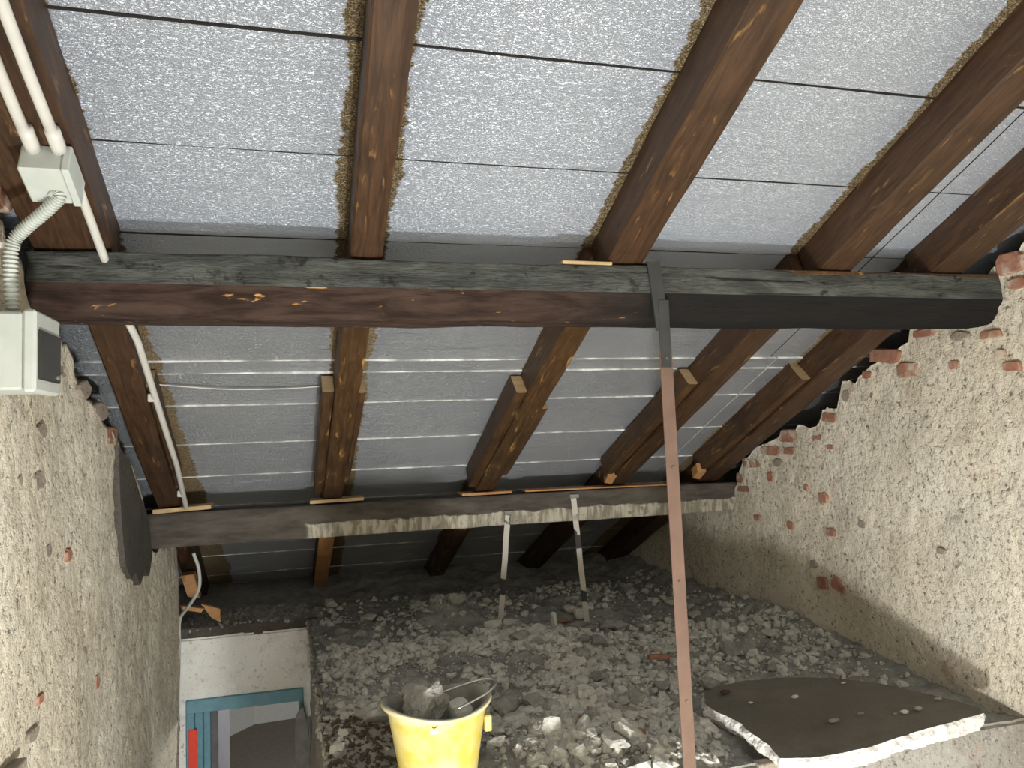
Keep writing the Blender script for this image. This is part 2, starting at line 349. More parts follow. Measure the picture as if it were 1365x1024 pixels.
# --- side walls: rough plaster face up to a broken stepped top, thickness behind it
def top_profile(pix, X):
    P = [on(x, y, 0, X)[1:] for x, y in pix]; return P
RT = top_profile([(1365, 318), (1338, 350), (1212, 438), (1210, 455), (1157, 488), (1152, 503), (1121, 513), (1118, 541), (1096, 547), (1092, 568), (1042, 574), (1033, 590), (1012, 596), (992, 611), (984, 636), (978, 660)], XR)
LT = top_profile([(4, 300), (20, 345), (74, 432), (100, 478), (104, 500), (126, 540), (132, 562), (148, 574), (156, 594), (172, 620), (190, 672), (200, 730)], XL)
def wall(name, X, sgn, prof, y0, y1, zb, mat, label, seed, zend):
    ys = np.arange(y0, y1 + 1e-6, 0.014); P = np.array(prof); o = np.argsort(P[:, 0]); P = P[o]
    yy = np.concatenate(([P[0, 0] - 0.05], P[:, 0], [P[-1, 0] + 0.05, y1])); zz = np.concatenate(([P[0, 1] + 0.02], P[:, 1], [zend, zend]))
    top = np.interp(ys, yy, zz)
    near = ys < P[0, 0] - 0.05; top[near] = zins(ys[near])                     # towards the camera the wall reaches the roof
    q = np.stack((np.full_like(ys, X), ys, top), 1); top = np.minimum(top + 0.025 * fbm(q, 14, 3, seed + 5) , zins(ys))
    nv = 150; u = np.linspace(0, 1, nv); G = np.zeros((len(ys), nv, 3))
    zz2 = np.where(u[None, :] < 0.12, zb + (u[None, :] / 0.12) * (-0.9 - zb), -0.9 + (u[None, :] - 0.12) / 0.88 * (top[:, None] + 0.9))
    G[:, :, 1] = ys[:, None]; G[:, :, 2] = zz2
    q = np.stack((np.zeros(G.shape[:2]), G[:, :, 1], G[:, :, 2]), 2).reshape(-1, 3)
    d = 0.012 * fbm(q, 3.0, 3, seed) + 0.003 * np.abs(fbm(q, 17, 3, seed + 1)) + 0.0025 * fbm(q, 38, 2, seed + 2)
    pits = fbm(q, 24, 2, seed + 9); d -= 0.007 * np.clip(pits - 0.5, 0, 1)
    G[:, :, 0] = X - sgn * d.reshape(G.shape[:2])
    V = G.reshape(-1, 3); n = len(V)
    F = gridf(len(ys), nv, flip=sgn < 0)
    Xo = X + sgn * 0.32; idx = np.arange(len(ys)) * nv + nv - 1
    Vt = np.stack((np.full_like(ys, Xo), ys, top), 1); Vo = np.stack((np.full_like(ys, Xo), ys, zins(ys) + 0.12), 1)
    V = np.vstack((V, Vt, Vo)); a = n; b = n + len(ys)
    for i in range(len(ys) - 1):
        F.append((idx[i], a + i, a + i + 1, idx[i + 1])); F.append((a + i, b + i, b + i + 1, a + i + 1))
    e = [(len(ys) - 1) * nv + j for j in range(nv)]                            # far end face
    V = np.vstack((V, [[Xo, y1, zb]])); F.append(tuple(e) + (a + len(ys) - 1, len(V) - 1))
    mi = [0] * len(F)
    for k in range(len(gridf(len(ys), nv)), len(F) - 1): mi[k] = 1 if (k % 2) else 0
    return struct(name, V, F, [mat, M['dark']], label, pivot=(X, y0, zb), smooth=True, mi=mi)
WR = wall('wall_right', XR, 1, RT, 0.6, 6.5, -2.4, M['plaster_right'], 'cream rough plastered side wall with bare bricks along its stepped top', 11, 0.62)
WL = wall('wall_left', XL, -1, LT, 0.6, 4.90, -2.4, M['plaster_left'], 'beige rough plastered side wall carrying the grey fuse box', 23, 0.60)

# --- bricks and stones bared in the plaster
def bared(parent, X, sgn, px, py, wpx, hpx, kind='brick', rot=0.0, proud=0.003):
    c = on(px, py, 0, X); a = on(px - wpx / 2, py, 0, X); b = on(px + wpx / 2, py, 0, X)
    e = on(px, py - hpx / 2, 0, X); f = on(px, py + hpx / 2, 0, X)
    L = max(0.02, abs(b[1] - a[1])); H = max(0.018, abs(e[2] - f[2]))
    L = min(L, 0.25); n = 12; ang = np.linspace(0, 2 * math.pi, n, endpoint=False) + 0.3
    if kind == 'brick': sq = [(math.copysign(abs(math.cos(t)) ** 0.45, math.cos(t)), math.copysign(abs(math.sin(t)) ** 0.45, math.sin(t))) for t in ang]
    else: sq = [(math.cos(t), math.sin(t)) for t in ang]
    ring = []
    for (u, v) in sq:
        k = random.uniform(0.78, 1.06); y = u * L / 2 * k; z = v * H / 2 * k; ring.append((y * math.cos(rot) - z * math.sin(rot), y * math.sin(rot) + z * math.cos(rot)))
    V = []
    for s, dx in ((1.0, 0.07), (1.0, -proud), (0.88, -proud - 0.004)):
        for y, z in ring: V.append((X + sgn * dx, c[1] + y * s, c[2] + z * s))
    F = [(k * n + i, k * n + (i + 1) % n, (k + 1) * n + (i + 1) % n, (k + 1) * n + i) for k in (0, 1) for i in range(n)] + [tuple(range(2 * n, 3 * n))]
    V = np.array(V); cen = np.array((X + sgn * 0.04, c[1], c[2])); FF = []
    for g in F:
        p = V[list(g)]; nn = np.cross(p[1] - p[0], p[2] - p[0]); FF.append(g if nn @ (p.mean(0) - cen) > 0 else g[::-1])
    mk(kind, loc_of(parent, V), FF, M['brick' if kind == 'brick' else 'stone'], parent, pivot=loc_of(parent, [(X, c[1], c[2])])[0])
for a in [(1210, 493, 33, 23), (1178, 474, 44, 21, 'brick', .12), (1233, 444, 38, 12), (1321, 446, 30, 12), (1273, 486, 16, 13), (1349, 488, 24, 14), (1157, 500, 14, 12),
          (1128, 528, 14, 16, 'stone'), (1106, 557, 22, 15), (1052, 581, 27, 17), (1027, 601, 30, 15), (1053, 601, 16, 11), (1001, 617, 26, 16), (1037, 617, 14, 12, 'stone'), (1027, 636, 8, 13), (987, 637, 11, 16), (992, 652, 18, 9),
          (1097, 664, 11, 15), (1344, 352, 42, 30), (1356, 378, 26, 16), (1107, 710, 12, 10), (1054, 700, 10, 12), (1085, 752, 10, 12, 'stone'), (1096, 777, 15, 16), (1119, 781, 20, 19, 'brick', .3),
          (1150, 699, 12, 12, 'stone'), (1280, 448, 30, 14, 'stone'), (1090, 585, 14, 11), (1107, 596, 9, 8), (1075, 650, 6, 9), (1255, 735, 14, 10, 'stone'), (1335, 470, 14, 9), (1010, 690, 9, 9)]:
    bared(WR, XR, 1, *a)
for a in [(54, 573, 14, 24, 'stone'), (51, 641, 16, 32, 'stone'), (52, 932, 9, 15), (128, 908, 6, 22), (90, 740, 6, 18), (148, 582, 16, 26), (134, 548, 22, 26, 'stone'), (112, 518, 18, 26, 'stone'), (62, 735, 10, 20, 'stone'),
          (110, 870, 8, 20, 'stone'), (42, 980, 16, 22, 'stone'), (118, 790, 6, 14), (24, 640, 8, 14, 'stone'), (82, 500, 8, 8, 'stone'), (4, 262, 20, 34)]:
    bared(WL, XL, -1, *a)
# dark mortar patched round the far purlin's seat
pp = [on(x, y, 0, XL + 0.022) for x, y in [(158, 596), (172, 612), (188, 664), (198, 690), (203, 742), (199, 768), (193, 762), (187, 780), (181, 764), (175, 772), (168, 756), (164, 720), (160, 660)]]
mk('mortar_patch', loc_of(WL, prism(pp, (-0.06, 0, 0))[0]), prism(pp, (-0.06, 0, 0))[1], M['mortar_patch'], WL)

# --- loft floor: bed of dust and crushed mortar over an old concrete edge
def edge_x(y): return np.interp(y, [FRONT, 3.0, STAIR], [0.075, 0.05, 0.02])
MOUNDS = []
for (px, py, r, h) in [(690, 862, .30, .075), (760, 868, .22, .05), (590, 818, .20, .12), (800, 945, .22, .045), (720, 985, .2, .05), (470, 985, .16, .07), (560, 870, .3, .035), (1010, 835, .3, .03), (860, 1000, .2, .03), (700, 905, .25, .03), (960, 960, .15, .03), (760, 800, .35, .06), (330, 820, .25, .03)]:
    p = on(px, py, 2, 0.03); MOUNDS.append((p[0], p[1], r, h))
def hfloor(x, y):
    x = np.atleast_1d(np.asarray(x, float)); y = np.atleast_1d(np.asarray(y, float)); h = np.zeros_like(x)
    for mx, my, r, a in MOUNDS: h += a * np.exp(-((x - mx) ** 2 + (y - my) ** 2) / (r * r))
    h += 0.10 * np.clip((y - 5.2) / 1.2, 0, 1) ** 2 + 0.09 * np.exp(-((XR - x) / 0.16) ** 2) * np.clip((y - 2.6), 0, 1)
    q = np.stack((x, y, np.zeros_like(x)), 1)
    fade = np.clip((y - FRONT) / 0.10, 0, 1) * np.clip((x - edge_x(y)) / 0.06, 0.25, 1)
    h += fade * (0.018 * fbm(q, 5, 3, 3) + 0.013 * fbm(q, 21, 3, 4) + 0.004 * fbm(q, 60, 2, 6))
    return h
xs = np.arange(XL - 0.30, XR + 0.05, 0.016); ys = np.concatenate((np.arange(FRONT, 5.3, 0.016), np.arange(5.3, 6.6, 0.03)))
Gx, Gy = np.meshgrid(xs, ys, indexing='ij'); Gx = Gx.copy()
left = (Gx < edge_x(Gy) + 0.0) & (Gy < STAIR + 0.02)
Z = hfloor(Gx.ravel(), Gy.ravel()).reshape(Gx.shape)
skip = left[:-1, :-1] | left[1:, 1:] | left[1:, :-1] | left[:-1, 1:]
Vf = np.stack((Gx, Gy, Z), 2).reshape(-1, 3)
FL = struct('floor', Vf, gridf(len(xs), len(ys), skip=skip), M['dust'], 'loft floor buried under grey mortar dust and rubble', pivot=(0.9, 3, 0), smooth=True)
# concrete body of the floor, front edge and stair side (ragged)
def ragged_face(P0, P1, z1, z0, n, m, nrm, amp, seed):
    P0 = np.array(P0, float); P1 = np.array(P1, float); V = []
    for i in range(n):
        for j in range(m):
            p = P0 + (P1 - P0) * i / (n - 1); V.append((p[0], p[1], z1 + (z0 - z1) * j / (m - 1)))
    V = np.array(V); V += np.outer(amp * fbm(V, 9, 4, seed) - amp * 0.6, nrm); return V, gridf(n, m)
v1 = ragged_face((0.07, FRONT + 0.004, 0), (XR + .03, FRONT + 0.004, 0), 0.012, -0.32, 150, 20, (0, -1, 0), 0.010, 31)
v2 = ragged_face((0.02, STAIR + .02, 0), (0.085, FRONT, 0), 0.03, -2.4, 150, 90, (-1, 0, 0), 0.012, 33)
tb, tf = join(v1, (v2[0], v2[1]))
struct('trim_1', tb, tf, M['concrete'], 'grey broken concrete edge of the loft floor above the stairwell', smooth=True)
vb, fb = box((0.10, FRONT + 0.03, -2.4), (XR + 0.1, FRONT + 0.15, -0.3)); struct('wall_front', vb, fb, M['room_wall'], 'plain wall under the front edge of the loft floor')
vb, fb = box((XL - .4, STAIR + .15, -0.33), (XR + .1, 6.7, -0.30)); v3, f3 = box((0.12, FRONT + .1, -.33), (XR + .1, STAIR + .15, -.30)); tb, tf = join((vb, fb), (v3, f3))
struct('ceiling.001', tb, tf, M['room_wall'], 'plain ceiling of the lower room under the loft floor')

# --- stair-end white wall with the doorway
WX0, WX1 = XL - 0.06, 0.018
dz = -0.385; dx0, dx1 = on(248, 915, 1, STAIR)[0], on(404, 900, 1, STAIR)[0]
def face_panel(x0, x1, z0, z1, n, m, ragtop):
    V = []
    for i in range(n):
        for j in range(m):
            x = x0 + (x1 - x0) * i / (n - 1); z = z0 + (z1 - z0) * j / (m - 1); V.append((x, STAIR, z))
    V = np.array(V); V[:, 1] -= 0.004 * fbm(V, 7, 3, 41)
    if ragtop:
        t = V[:, 2] > z1 - 1e-6; V[t, 2] += 0.018 * fbm(V[t], 22, 3, 44); V[t, 1] += 0.02
    return V, gridf(n, m, flip=False)
pa = face_panel(WX0, WX1, dz, -0.035, 60, 30, True); pb = face_panel(WX0, dx0, -2.4, dz, 6, 30, False); pc = face_panel(dx1, WX1, -2.4, dz, 6, 30, False)
reveal = box((dx0 - .001, STAIR + .005, dz), (dx1 + .001, STAIR + .2, dz + .02)); capb = box((WX0, STAIR + 0.012, -.3), (WX1 + .1, STAIR + .2, -.035))
tb, tf = join(pa, pb, pc, reveal, capb)
CAP_VF = (ragged_face((WX0, STAIR + .012, 0), (WX1 + .06, STAIR + .012, 0), 0.02, -.06, 60, 8, (0, -1, 0), 0.012, 77))
WB = struct('wall_back', tb, tf, M['white_wall'], 'white plastered stair-end wall above the blue doorway')
mk('mortar_course', loc_of(WB, CAP_VF[0]), CAP_VF[1], M['mortar_patch'], WB, smooth=True)
# room beyond the doorway
zf = -2.4; c0, c1, c2 = on(286, 992, 2, zf), on(339, 966, 2, zf), on(405, 956, 2, zf)
c00 = c0 + (c0 - c1) * 1.5; c22 = c2 + (c2 - c1) * 2.0
Vw = []; Fw = []
for k, (a, b) in enumerate(((c00, c1), (c1, c22))):
    n = len(Vw); Vw += [(a[0], a[1], zf), (b[0], b[1], zf), (b[0], b[1], -0.3), (a[0], a[1], -0.3)]; Fw.append((n, n + 1, n + 2, n + 3))
struct('wall_end', Vw, Fw, M['room_wall'], 'pale grey walls of the room beyond the blue doorway')
vb, fb = box((-4, -2.6, zf - 0.1), (3.5, 11, zf)); struct('floor.001', vb, fb, M['room_floor'], 'brown floor of the lower room seen through the doorway')
vb, fb = box((-4, STAIR + 0.2, -0.30), (XL - .3, 11, -0.27)); struct('ceiling.002', vb, fb, M['room_wall'], 'plain ceiling strip beyond the stair-end wall')
vb, fb = box((-3, 6.62, -0.3), (3.2, 6.72, 0.6)); struct('wall_eaves', vb, fb, M['dark'], 'dark low wall at the eaves behind the rubble')
# the half of the attic behind the camera (closes the room, out of view)
vb, fb = box((XL - .1, -2.0, -2.4), (XR + .1, -1.9, 4.0)); struct('wall_rear', vb, fb, M['plaster_left'], 'plastered wall behind the viewpoint')
for nm, x, sg in (('wall_left.001', XL, -1), ('wall_right.001', XR, 1)):
    vb, fb = box((min(x, x + sg * .1), -1.95, -2.4), (max(x, x + sg * .1), 0.62, 3.2)); struct(nm, vb, fb, M['plaster_left' if sg < 0 else 'plaster_right'], 'plastered side wall of the attic beside the viewpoint, %s' % ('fuse box side' if sg < 0 else 'brick top side'))

# --- ceiling: roof deck with foil-faced insulation panels hung under it
def slope_box(x0, x1, y0, y1, d0, d1):
    """box following the roof: d = distance above the insulation plane"""
    V = []
    for d in (d0, d1):
        for x, y in ((x0, y0), (x1, y0), (x1, y1), (x0, y1)): V.append((x, y, zins(y) + d))
    return np.array(V, float), BF
vb, fb = slope_box(XL - .45, XR + .45, -2.1, 6.75, 0.075, 0.11)
CE = struct('ceiling', vb, fb, M['dark'], 'sloping roof underside lined with silver foil insulation panels', pivot=(0, 2, zins(2)))
rows = [-1.9, -1.2, -0.5, 0.2, 0.90, 1.737, 2.080, 2.413, 2.76, 3.105, 3.195, 3.45, 3.815, 4.19, 4.60, 5.02, 5.50, 5.95, 6.40, 6.74]
for i in range(len(rows) - 1):
    y0, y1 = rows[i], rows[i + 1]; gap = 0.0065 if y0 < 1.8 else (0.002 if y0 < 3 else 0.003)
    drop = 0.0 if y0 < 3 else 0.0045
    for x0, x1 in ((XL - .42, 2.10 + (0.04 if y0 > 3 else 0)), (2.106 + (0.04 if y0 > 3 else 0), XR + .42)):
        nx, ny = (70, 12) if x0 < 1 else (24, 12); V = []; ya, yb = y0 + gap, y1 - gap * 0.3
        for a in range(nx):
            for b in range(ny):
                v = b / (ny - 1); x = x0 + (x1 - x0) * a / (nx - 1); y = ya + (yb - ya) * v; V.append((x, y, zins(y) - drop * (1 - v)))
        V = np.array(V); q = V * np.array((0.6, 1.4, 0)); V[:, 2] += 0.0022 * fbm(q, 3, 3, 50 + i) + 0.002
        F = gridf(nx, ny, flip=True); mi = [0] * len(F); n = len(V)
        U = V.copy(); U[:, 2] = zins(V[:, 1]) + 0.07
        # edge faces
        def edge(ids):
            global _e
            for a, b in zip(ids[:-1], ids[1:]): F.append((a, b, n + b, n + a)); mi.append(1)
        edge([a * ny for a in range(nx)]); edge([a * ny + ny - 1 for a in range(nx)][::-1]); edge([(nx - 1) * ny + b for b in range(ny)]); edge(list(range(ny))[::-1])
        V2 = np.vstack((V, U))
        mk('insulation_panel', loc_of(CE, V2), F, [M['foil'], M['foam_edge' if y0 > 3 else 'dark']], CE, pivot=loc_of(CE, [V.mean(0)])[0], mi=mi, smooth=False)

# ================================================================== TIMBERS
def hewn(prof, x0, x1, res_x, res_p, amp, seed, facet_mats, cracks=()):
    P = np.array(prof, float); n = len(P); ring = []; fid = []
    for i in range(n):
        a, b = P[i], P[(i + 1) % n]; k = max(1, int(np.linalg.norm(b - a) / res_p))
        for j in range(k): ring.append(a + (b - a) * j / k); fid.append(facet_mats[i])
    ring = np.array(ring); m = len(ring); c = ring.mean(0); nx = int((x1 - x0) / res_x); X = np.linspace(x0, x1, nx)
    V = np.zeros((nx, m, 3)); V[:, :, 0] = X[:, None]; V[:, :, 1] = ring[None, :, 0]; V[:, :, 2] = ring[None, :, 1]
    q = V.reshape(-1, 3) * np.array((0.35, 1, 1)); d = amp * fbm(q, 8, 4, seed) + amp * 0.4 * fbm(q * np.array((0.5, 3, 3)), 20, 2, seed + 3)
    d = d.reshape(nx, m)
    for (xa, xb, zc, hw, dep) in cracks:
        t = np.clip((X - xa) / (xb - xa), 0, 1); taper = np.sqrt(np.clip(4 * t * (1 - t), 0, 1)) * ((X > xa) & (X < xb))
        zz = zc + 0.006 * vn(np.stack((X * 9, X * 0, X * 0), 1), 5)
        front = V[:, :, 1] < prof[0][0] + 0.05
        d -= dep * taper[:, None] * np.exp(-((V[:, :, 2] - zz[:, None]) / hw) ** 2) * front
    r = V[:, :, 1:] - c; r /= np.linalg.norm(r, axis=2)[:, :, None]; V[:, :, 1:] += r * d[:, :, None]
    V = V.reshape(-1, 3); F = []; mi = []
    for i in range(nx - 1):
        for j in range(m):
            F.append((i * m + j, (i + 1) * m + j, (i + 1) * m + (j + 1) % m, i * m + (j + 1) % m)); mi.append(fid[j])
    F += [tuple(range(m)), tuple(range((nx - 1) * m, nx * m))[::-1]]; mi += [1, 1]
    return V, F, mi
y0, y1 = B1
prof = [(y0 + .005, 1.632), (y0, 1.545), (y0 + .045, 1.480), (y0 + .07, 1.462), (y1 - .04, 1.455), (y1, 1.50), (y1, 1.632)]   # front, chamfer, bottom, back, top
ck = []
for a, b, yy, hw, dp in ((940, 1082, 371, .0045, .022), (992, 1086, 391, .004, .018), (330, 420, 382, .003, .008), (520, 640, 389, .0035, .012), (60, 110, 350, .003, .01), (690, 745, 352, .003, .01), (150, 260, 392, .0025, .006)):
    pa_, pb_ = on(a, yy, 1, y0), on(b, yy, 1, y0); ck.append((pa_[0], pb_[0], (pa_[2] + pb_[2]) / 2, hw, dp))
V, F, mi = hewn(prof, -0.695, 2.575, 0.012, 0.006, 0.006, 61, [0, 1, 1, 1, 1, 1, 0], ck)
tag(mk('purlin', V, F, [M['b1a'], M['b1b']], smooth=True, mi=mi, pivot=(0.9, y0 + .1, 1.46)), 'thick rough-hewn purlin, grey limewashed face over brown underside, spanning both side walls high up', 'beam')
y0, y1 = B2
prof = [(y0, .768), (y0 + .004, .690), (y0, .672), (y0 + .004, .598), (y1, .590), (y1, .768)]
V, F, mi = hewn(prof, -0.74, 2.575, 0.02, 0.012, 0.005, 71, [0] * 6)
tag(mk('purlin', V, F, [M['b2']], smooth=True, mi=[0] * len(F), pivot=(0.9, y0 + .1, .59)), 'sooty far purlin with pale plaster smeared along its lower half, above the rubble', 'beam')

def timber(L, wdt, h, seed, amp=0.003, res=0.05, cut=0.0):
    """bar along +Y, origin at the middle of its underside near end, wobbling hewn faces"""
    n = int(L / res) + 1; pr = []; c = 0.006
    for a, b in (((-wdt / 2 + c, 0), (wdt / 2 - c, 0)), ((wdt / 2, c), (wdt / 2, h)), ((wdt / 2, h), (-wdt / 2, h)), ((-wdt / 2, h), (-wdt / 2, c))):
        k = 4
        for j in range(k): pr.append((a[0] + (b[0] - a[0]) * j / k, a[1] + (b[1] - a[1]) * j / k))
    pr.append((-wdt / 2, c)); m = len(pr); V = []
    for i in range(n):
        for x, z in pr: V.append((x, L * i / (n - 1) + (cut * z if i == 0 else 0), z))
    V = np.array(V); q = V + seed * 3.7; V[:, 0] += amp * fbm(q, 4, 3, seed); V[:, 2] += amp * 0.8 * fbm(q, 4, 3, seed + 9) * (V[:, 2] < h * 0.9)
    F = [(i * m + j, i * m + (j + 1) % m, (i + 1) * m + (j + 1) % m, (i + 1) * m + j) for i in range(n - 1) for j in range(m)]
    F += [tuple(range(m))[::-1], tuple(range((n - 1) * m, n * m))]; return V, F
def rafter(xa, ya, xb, yb, wdt, seed, label, mat, drop=0.0, h=0.132):
    yaw = -math.atan2(xb - xa, (yb - ya) / math.cos(AL)); L = math.hypot((yb - ya) / math.cos(AL), xb - xa)
    t = thing('rafter', label, 'rafter', (xa, ya, zraf(ya) - drop), (-AL, 0, 0)); t.rotation_euler = (Matrix.Rotation(-AL, 3, 'X') @ Matrix.Rotation(yaw, 3, 'Z')).to_euler()
    V, F = timber(L, wdt, h + drop * 0.9, seed); mk('timber', V, F, mat, t); return t
UP = [(-0.590, 0.19), (0.196, 0.095), (1.02, 0.125), (1.83, 0.13), (2.31, 0.15)]
ul = ['wide dark brown upper rafter carrying two white conduits beside the fuse box wall', 'brown upper rafter, first clear of the conduit rafter', 'brown upper rafter above the pink hanging bar, pale wedge at its foot',
      'brown upper rafter with one pale edge, next to the seamed corner panel', 'short-looking brown upper rafter touching the top bricks of the cream wall']
for k, ((x, wd), lb) in enumerate(zip(UP, ul)): rafter(x, -1.5, x, 2.345, wd, 80 + k, lb, M['rafter'])
LOW = [(-0.575, -0.645, 0.105), (0.192, 0.155, 0.095), (0.985, 0.985, 0.105), (1.785, 1.775, 0.12), (2.33, 2.39, 0.14)]
ll = ['brown lower rafter with a white cable pipe clipped along it', 'brown lower rafter flanked by cleat boards on both sides, rubbed golden near the top', 'brown lower rafter with split cleat boards, third from the piped one',
      'brown lower rafter behind the pink hanging bar', 'heavy brown lower rafter running down beside the stepped brick wall top']
LR = []
for k, ((xa, xb, wd), lb) in enumerate(zip(LOW, ll)):
    sl = (xb - xa) / (4.18 - 2.41); LR.append(rafter(xa - 0.055 * sl, 2.355, xa + sl * 4.2, 6.6, wd, 90 + k, lb, M['rafter_worn' if k in (1, 2) else 'rafter']))
def cleat(parent, wdt, side, y0, y1, th, h, up=0.012, skew=0.0, seed=0):
    """board spiked to the side of a rafter, raw sawn near end; y measured on the ground plan"""
    a = (y0 - 2.355) / math.cos(AL); L = (y1 - y0) / math.cos(AL); x = side * (wdt / 2 + th / 2 + 0.001)
    V, F = timber(L, th, h, 130 + seed, 0.002, 0.05, cut=0.5); V = V + np.array((x, a, up)); V[:, 0] += skew * (V[:, 1] - a)
    mi = [0] * len(F); mi[-2] = 1; mk('cleat', V, F, [M['cleat'], M['rawwood']], parent, mi=mi)
cleat(LR[1], .095, -1, 3.10, 4.15, .045, .10, .014, 0, 1); cleat(LR[1], .095, 1, 3.12, 4.05, .03, .10, .02, 0, 2)
cleat(LR[2], .105, -1, 3.12, 4.16, .05, .11, .008, 0, 3); cleat(LR[2], .105, 1, 3.28, 4.02, .035, .10, .012, 0, 4)
cleat(LR[3], .12, -1, 3.08, 4.12, .05, .11, .010, 0, 5)
cleat(LR[4], .14, -1, 3.05, 4.14, .05, .12, .012, 0, 6)
cleat(LR[0], .105, 1, 3.05, 4.0, .025, .10, .02, 0, 7)
V, F = bevbox((-.046, (4.45 - 2.355) / math.cos(AL), -.012), (.046, (6.3 - 2.355) / math.cos(AL), .004), .002); tag(mk('bright_underside', V, F, M['orangewood'], LR[1]), 'brightened orange underside of the rafter beyond the far purlin, an added strip')  # strip added to brighten the unlit rafter underside, paler colour in place of light
# thin splint under rafter three, wedge-cut raw toes of rafters four and five
def toe(px, py, parent_label, k):
    p = onroof(px, py, ZR); s = 0.05
    V, F = prism([(p[0] - s * .6, p[1] - .02, p[2] + .004), (p[0] + s * .5, p[1] - .02, p[2] + .004), (p[0] + s * .6, p[1] + .07, p[2] - .045), (p[0] - s * .4, p[1] + .06, p[2] - .035)], (0.01, .03, .05))
    tag(mk('wedge', V, F, M['orangewood']), parent_label, 'wedge')
toe(815, 636, 'small raw orange wedge under the foot of the rafter behind the pink bar', 0)
toe(934, 630, 'small raw orange wedge under the foot of the rafter beside the brick wall top', 1)

# --- shims between rafters and purlins
def shim(px0, px1, py0, py1, Y, dep, th, label, mat='rawwood', slope=0.0):
    a = on(px0, py0, 1, Y); b = on(px1, py1, 1, Y); z = (a[2] + b[2]) / 2; dzz = (b[2] - a[2]) / 2
    V, F = bevbox((a[0], Y - 0.005, z - th / 2), (b[0], Y + dep, z + th / 2), 0.002); V[:, 2] += (V[:, 0] - (a[0] + b[0]) / 2) / max(1e-3, (b[0] - a[0]) / 2) * dzz
    V += 0.0015 * fbm(V, 30, 2, int(px0))[:, None]
    tag(mk('wood_shim', V, F, M[mat]), label, 'shim')
shim(203, 281, 683, 676, B2[0], .16, .022, 'pale wood shim under the piped rafter on the far purlin')
shim(413, 485, 670, 665, B2[0], .15, .016, 'pale wood shim under the double-cleated rafter on the far purlin')
shim(616, 682, 660, 656, B2[0], .15, .014, 'brownish shim under the split-cleat rafter on the far purlin', 'orangewood')
shim(700, 892, 655, 646, B2[0], .12, .009, 'long thin orange strip lying on top of the far purlin', 'orangewood')
shim(750, 816, 349, 351, B1[0], .14, .010, 'pale wedge on the near purlin under the rafter above the pink bar')
shim(1000, 1338, 362, 369, B1[0] + .01, .14, .014, 'long brown wood strip on the near purlin by the cream wall', 'cleat')

# ================================================================== METAL STRAPS
xs_ = 1.138
t = thing('hanging_bar', 'pink flat iron bar hanging from the near purlin down to the floor edge', 'bar', (xs_, B1[0] - .012, -0.28))
V, F = bevbox((xs_ - .022, B1[0] - .016, -0.28), (xs_ + .022, B1[0] - .010, 1.36), .0015); V[:, 0] += 0.012 * (1.36 - V[:, 2])
lowbar = mk('lower_bar', loc_of(t, V), F, M['pinkbar'], t)
V, F = bevbox((xs_ - .020, B1[0] - .018, 1.30), (xs_ + .018, B1[0] - .012, 1.52), .0015); tag(mk('upper_bar', loc_of(t, V), F, M['sootbar'], t), 'soot-dark upper end of the bar')
band = [(B1[0] - .016, 1.42), (B1[0] - .014, 1.645), (B1[0] + .04, 1.647), (B1[0] + .04, 1.643), (B1[0] - .008, 1.640), (B1[0] - .009, 1.42)]
V, F = prism([(xs_ - .028, y, z) for y, z in band], (.045, 0, 0)); V[:, 0] -= (V[:, 2] - 1.42) * 0.10; mk('loop', loc_of(t, V), F, M['sootbar'], t)
for z in (1.33, .98, .62, .25): 
    V, F = tube([(xs_ + .012 * (1.36 - z), B1[0] - .021, z), (xs_ + .012 * (1.36 - z), B1[0] - .012, z)], [.004, .006], 8); mk('rivet', loc_of(t, V), F, M['pinkbar'], lowbar)
def strap(p0, p1, lb):
    a = on(*p0, 1, B2[0] - .012); b = on(*p1, 2, 0.02); a = np.array(a); b = np.array(b); w_ = .016
    t = thing('strap', lb, 'strap', (b[0], b[1], b[2] - .06)); d = (b - a); b2 = b + d / np.linalg.norm(d) * .08
    n = 26; V = []
    for k in range(n):
        p = a + (b2 - a) * k / (n - 1); s = 0.001 * math.sin(k * .9)
        for sx, sy in ((-w_, -.002), (w_, -.002), (w_, .002), (-w_, .002)): V.append((p[0] + sx + s, p[1] + sy, p[2]))
    F = [(k * 4 + j, (k + 1) * 4 + j, (k + 1) * 4 + (j + 1) % 4, k * 4 + (j + 1) % 4) for k in range(n - 1) for j in range(4)] + [(0, 1, 2, 3), (4 * n - 1, 4 * n - 2, 4 * n - 3, 4 * n - 4)]
    mk('band', loc_of(t, V), [f[::-1] for f in F], M['strap2'], t)
    V, F = bevbox((a[0] - .02, a[1] - .006, a[2] - .01), (a[0] + .035, a[1] + .01, a[2] + .012), .003); mk('hook', loc_of(t, V), F, M['concrete'], t)
strap((677, 684), (667, 834), 'dark-banded flat strap from far purlin to rubble, nearer the stairwell of two')
strap((764, 662), (782, 826), 'pale flat strap from far purlin to rubble, next to the pink bar')

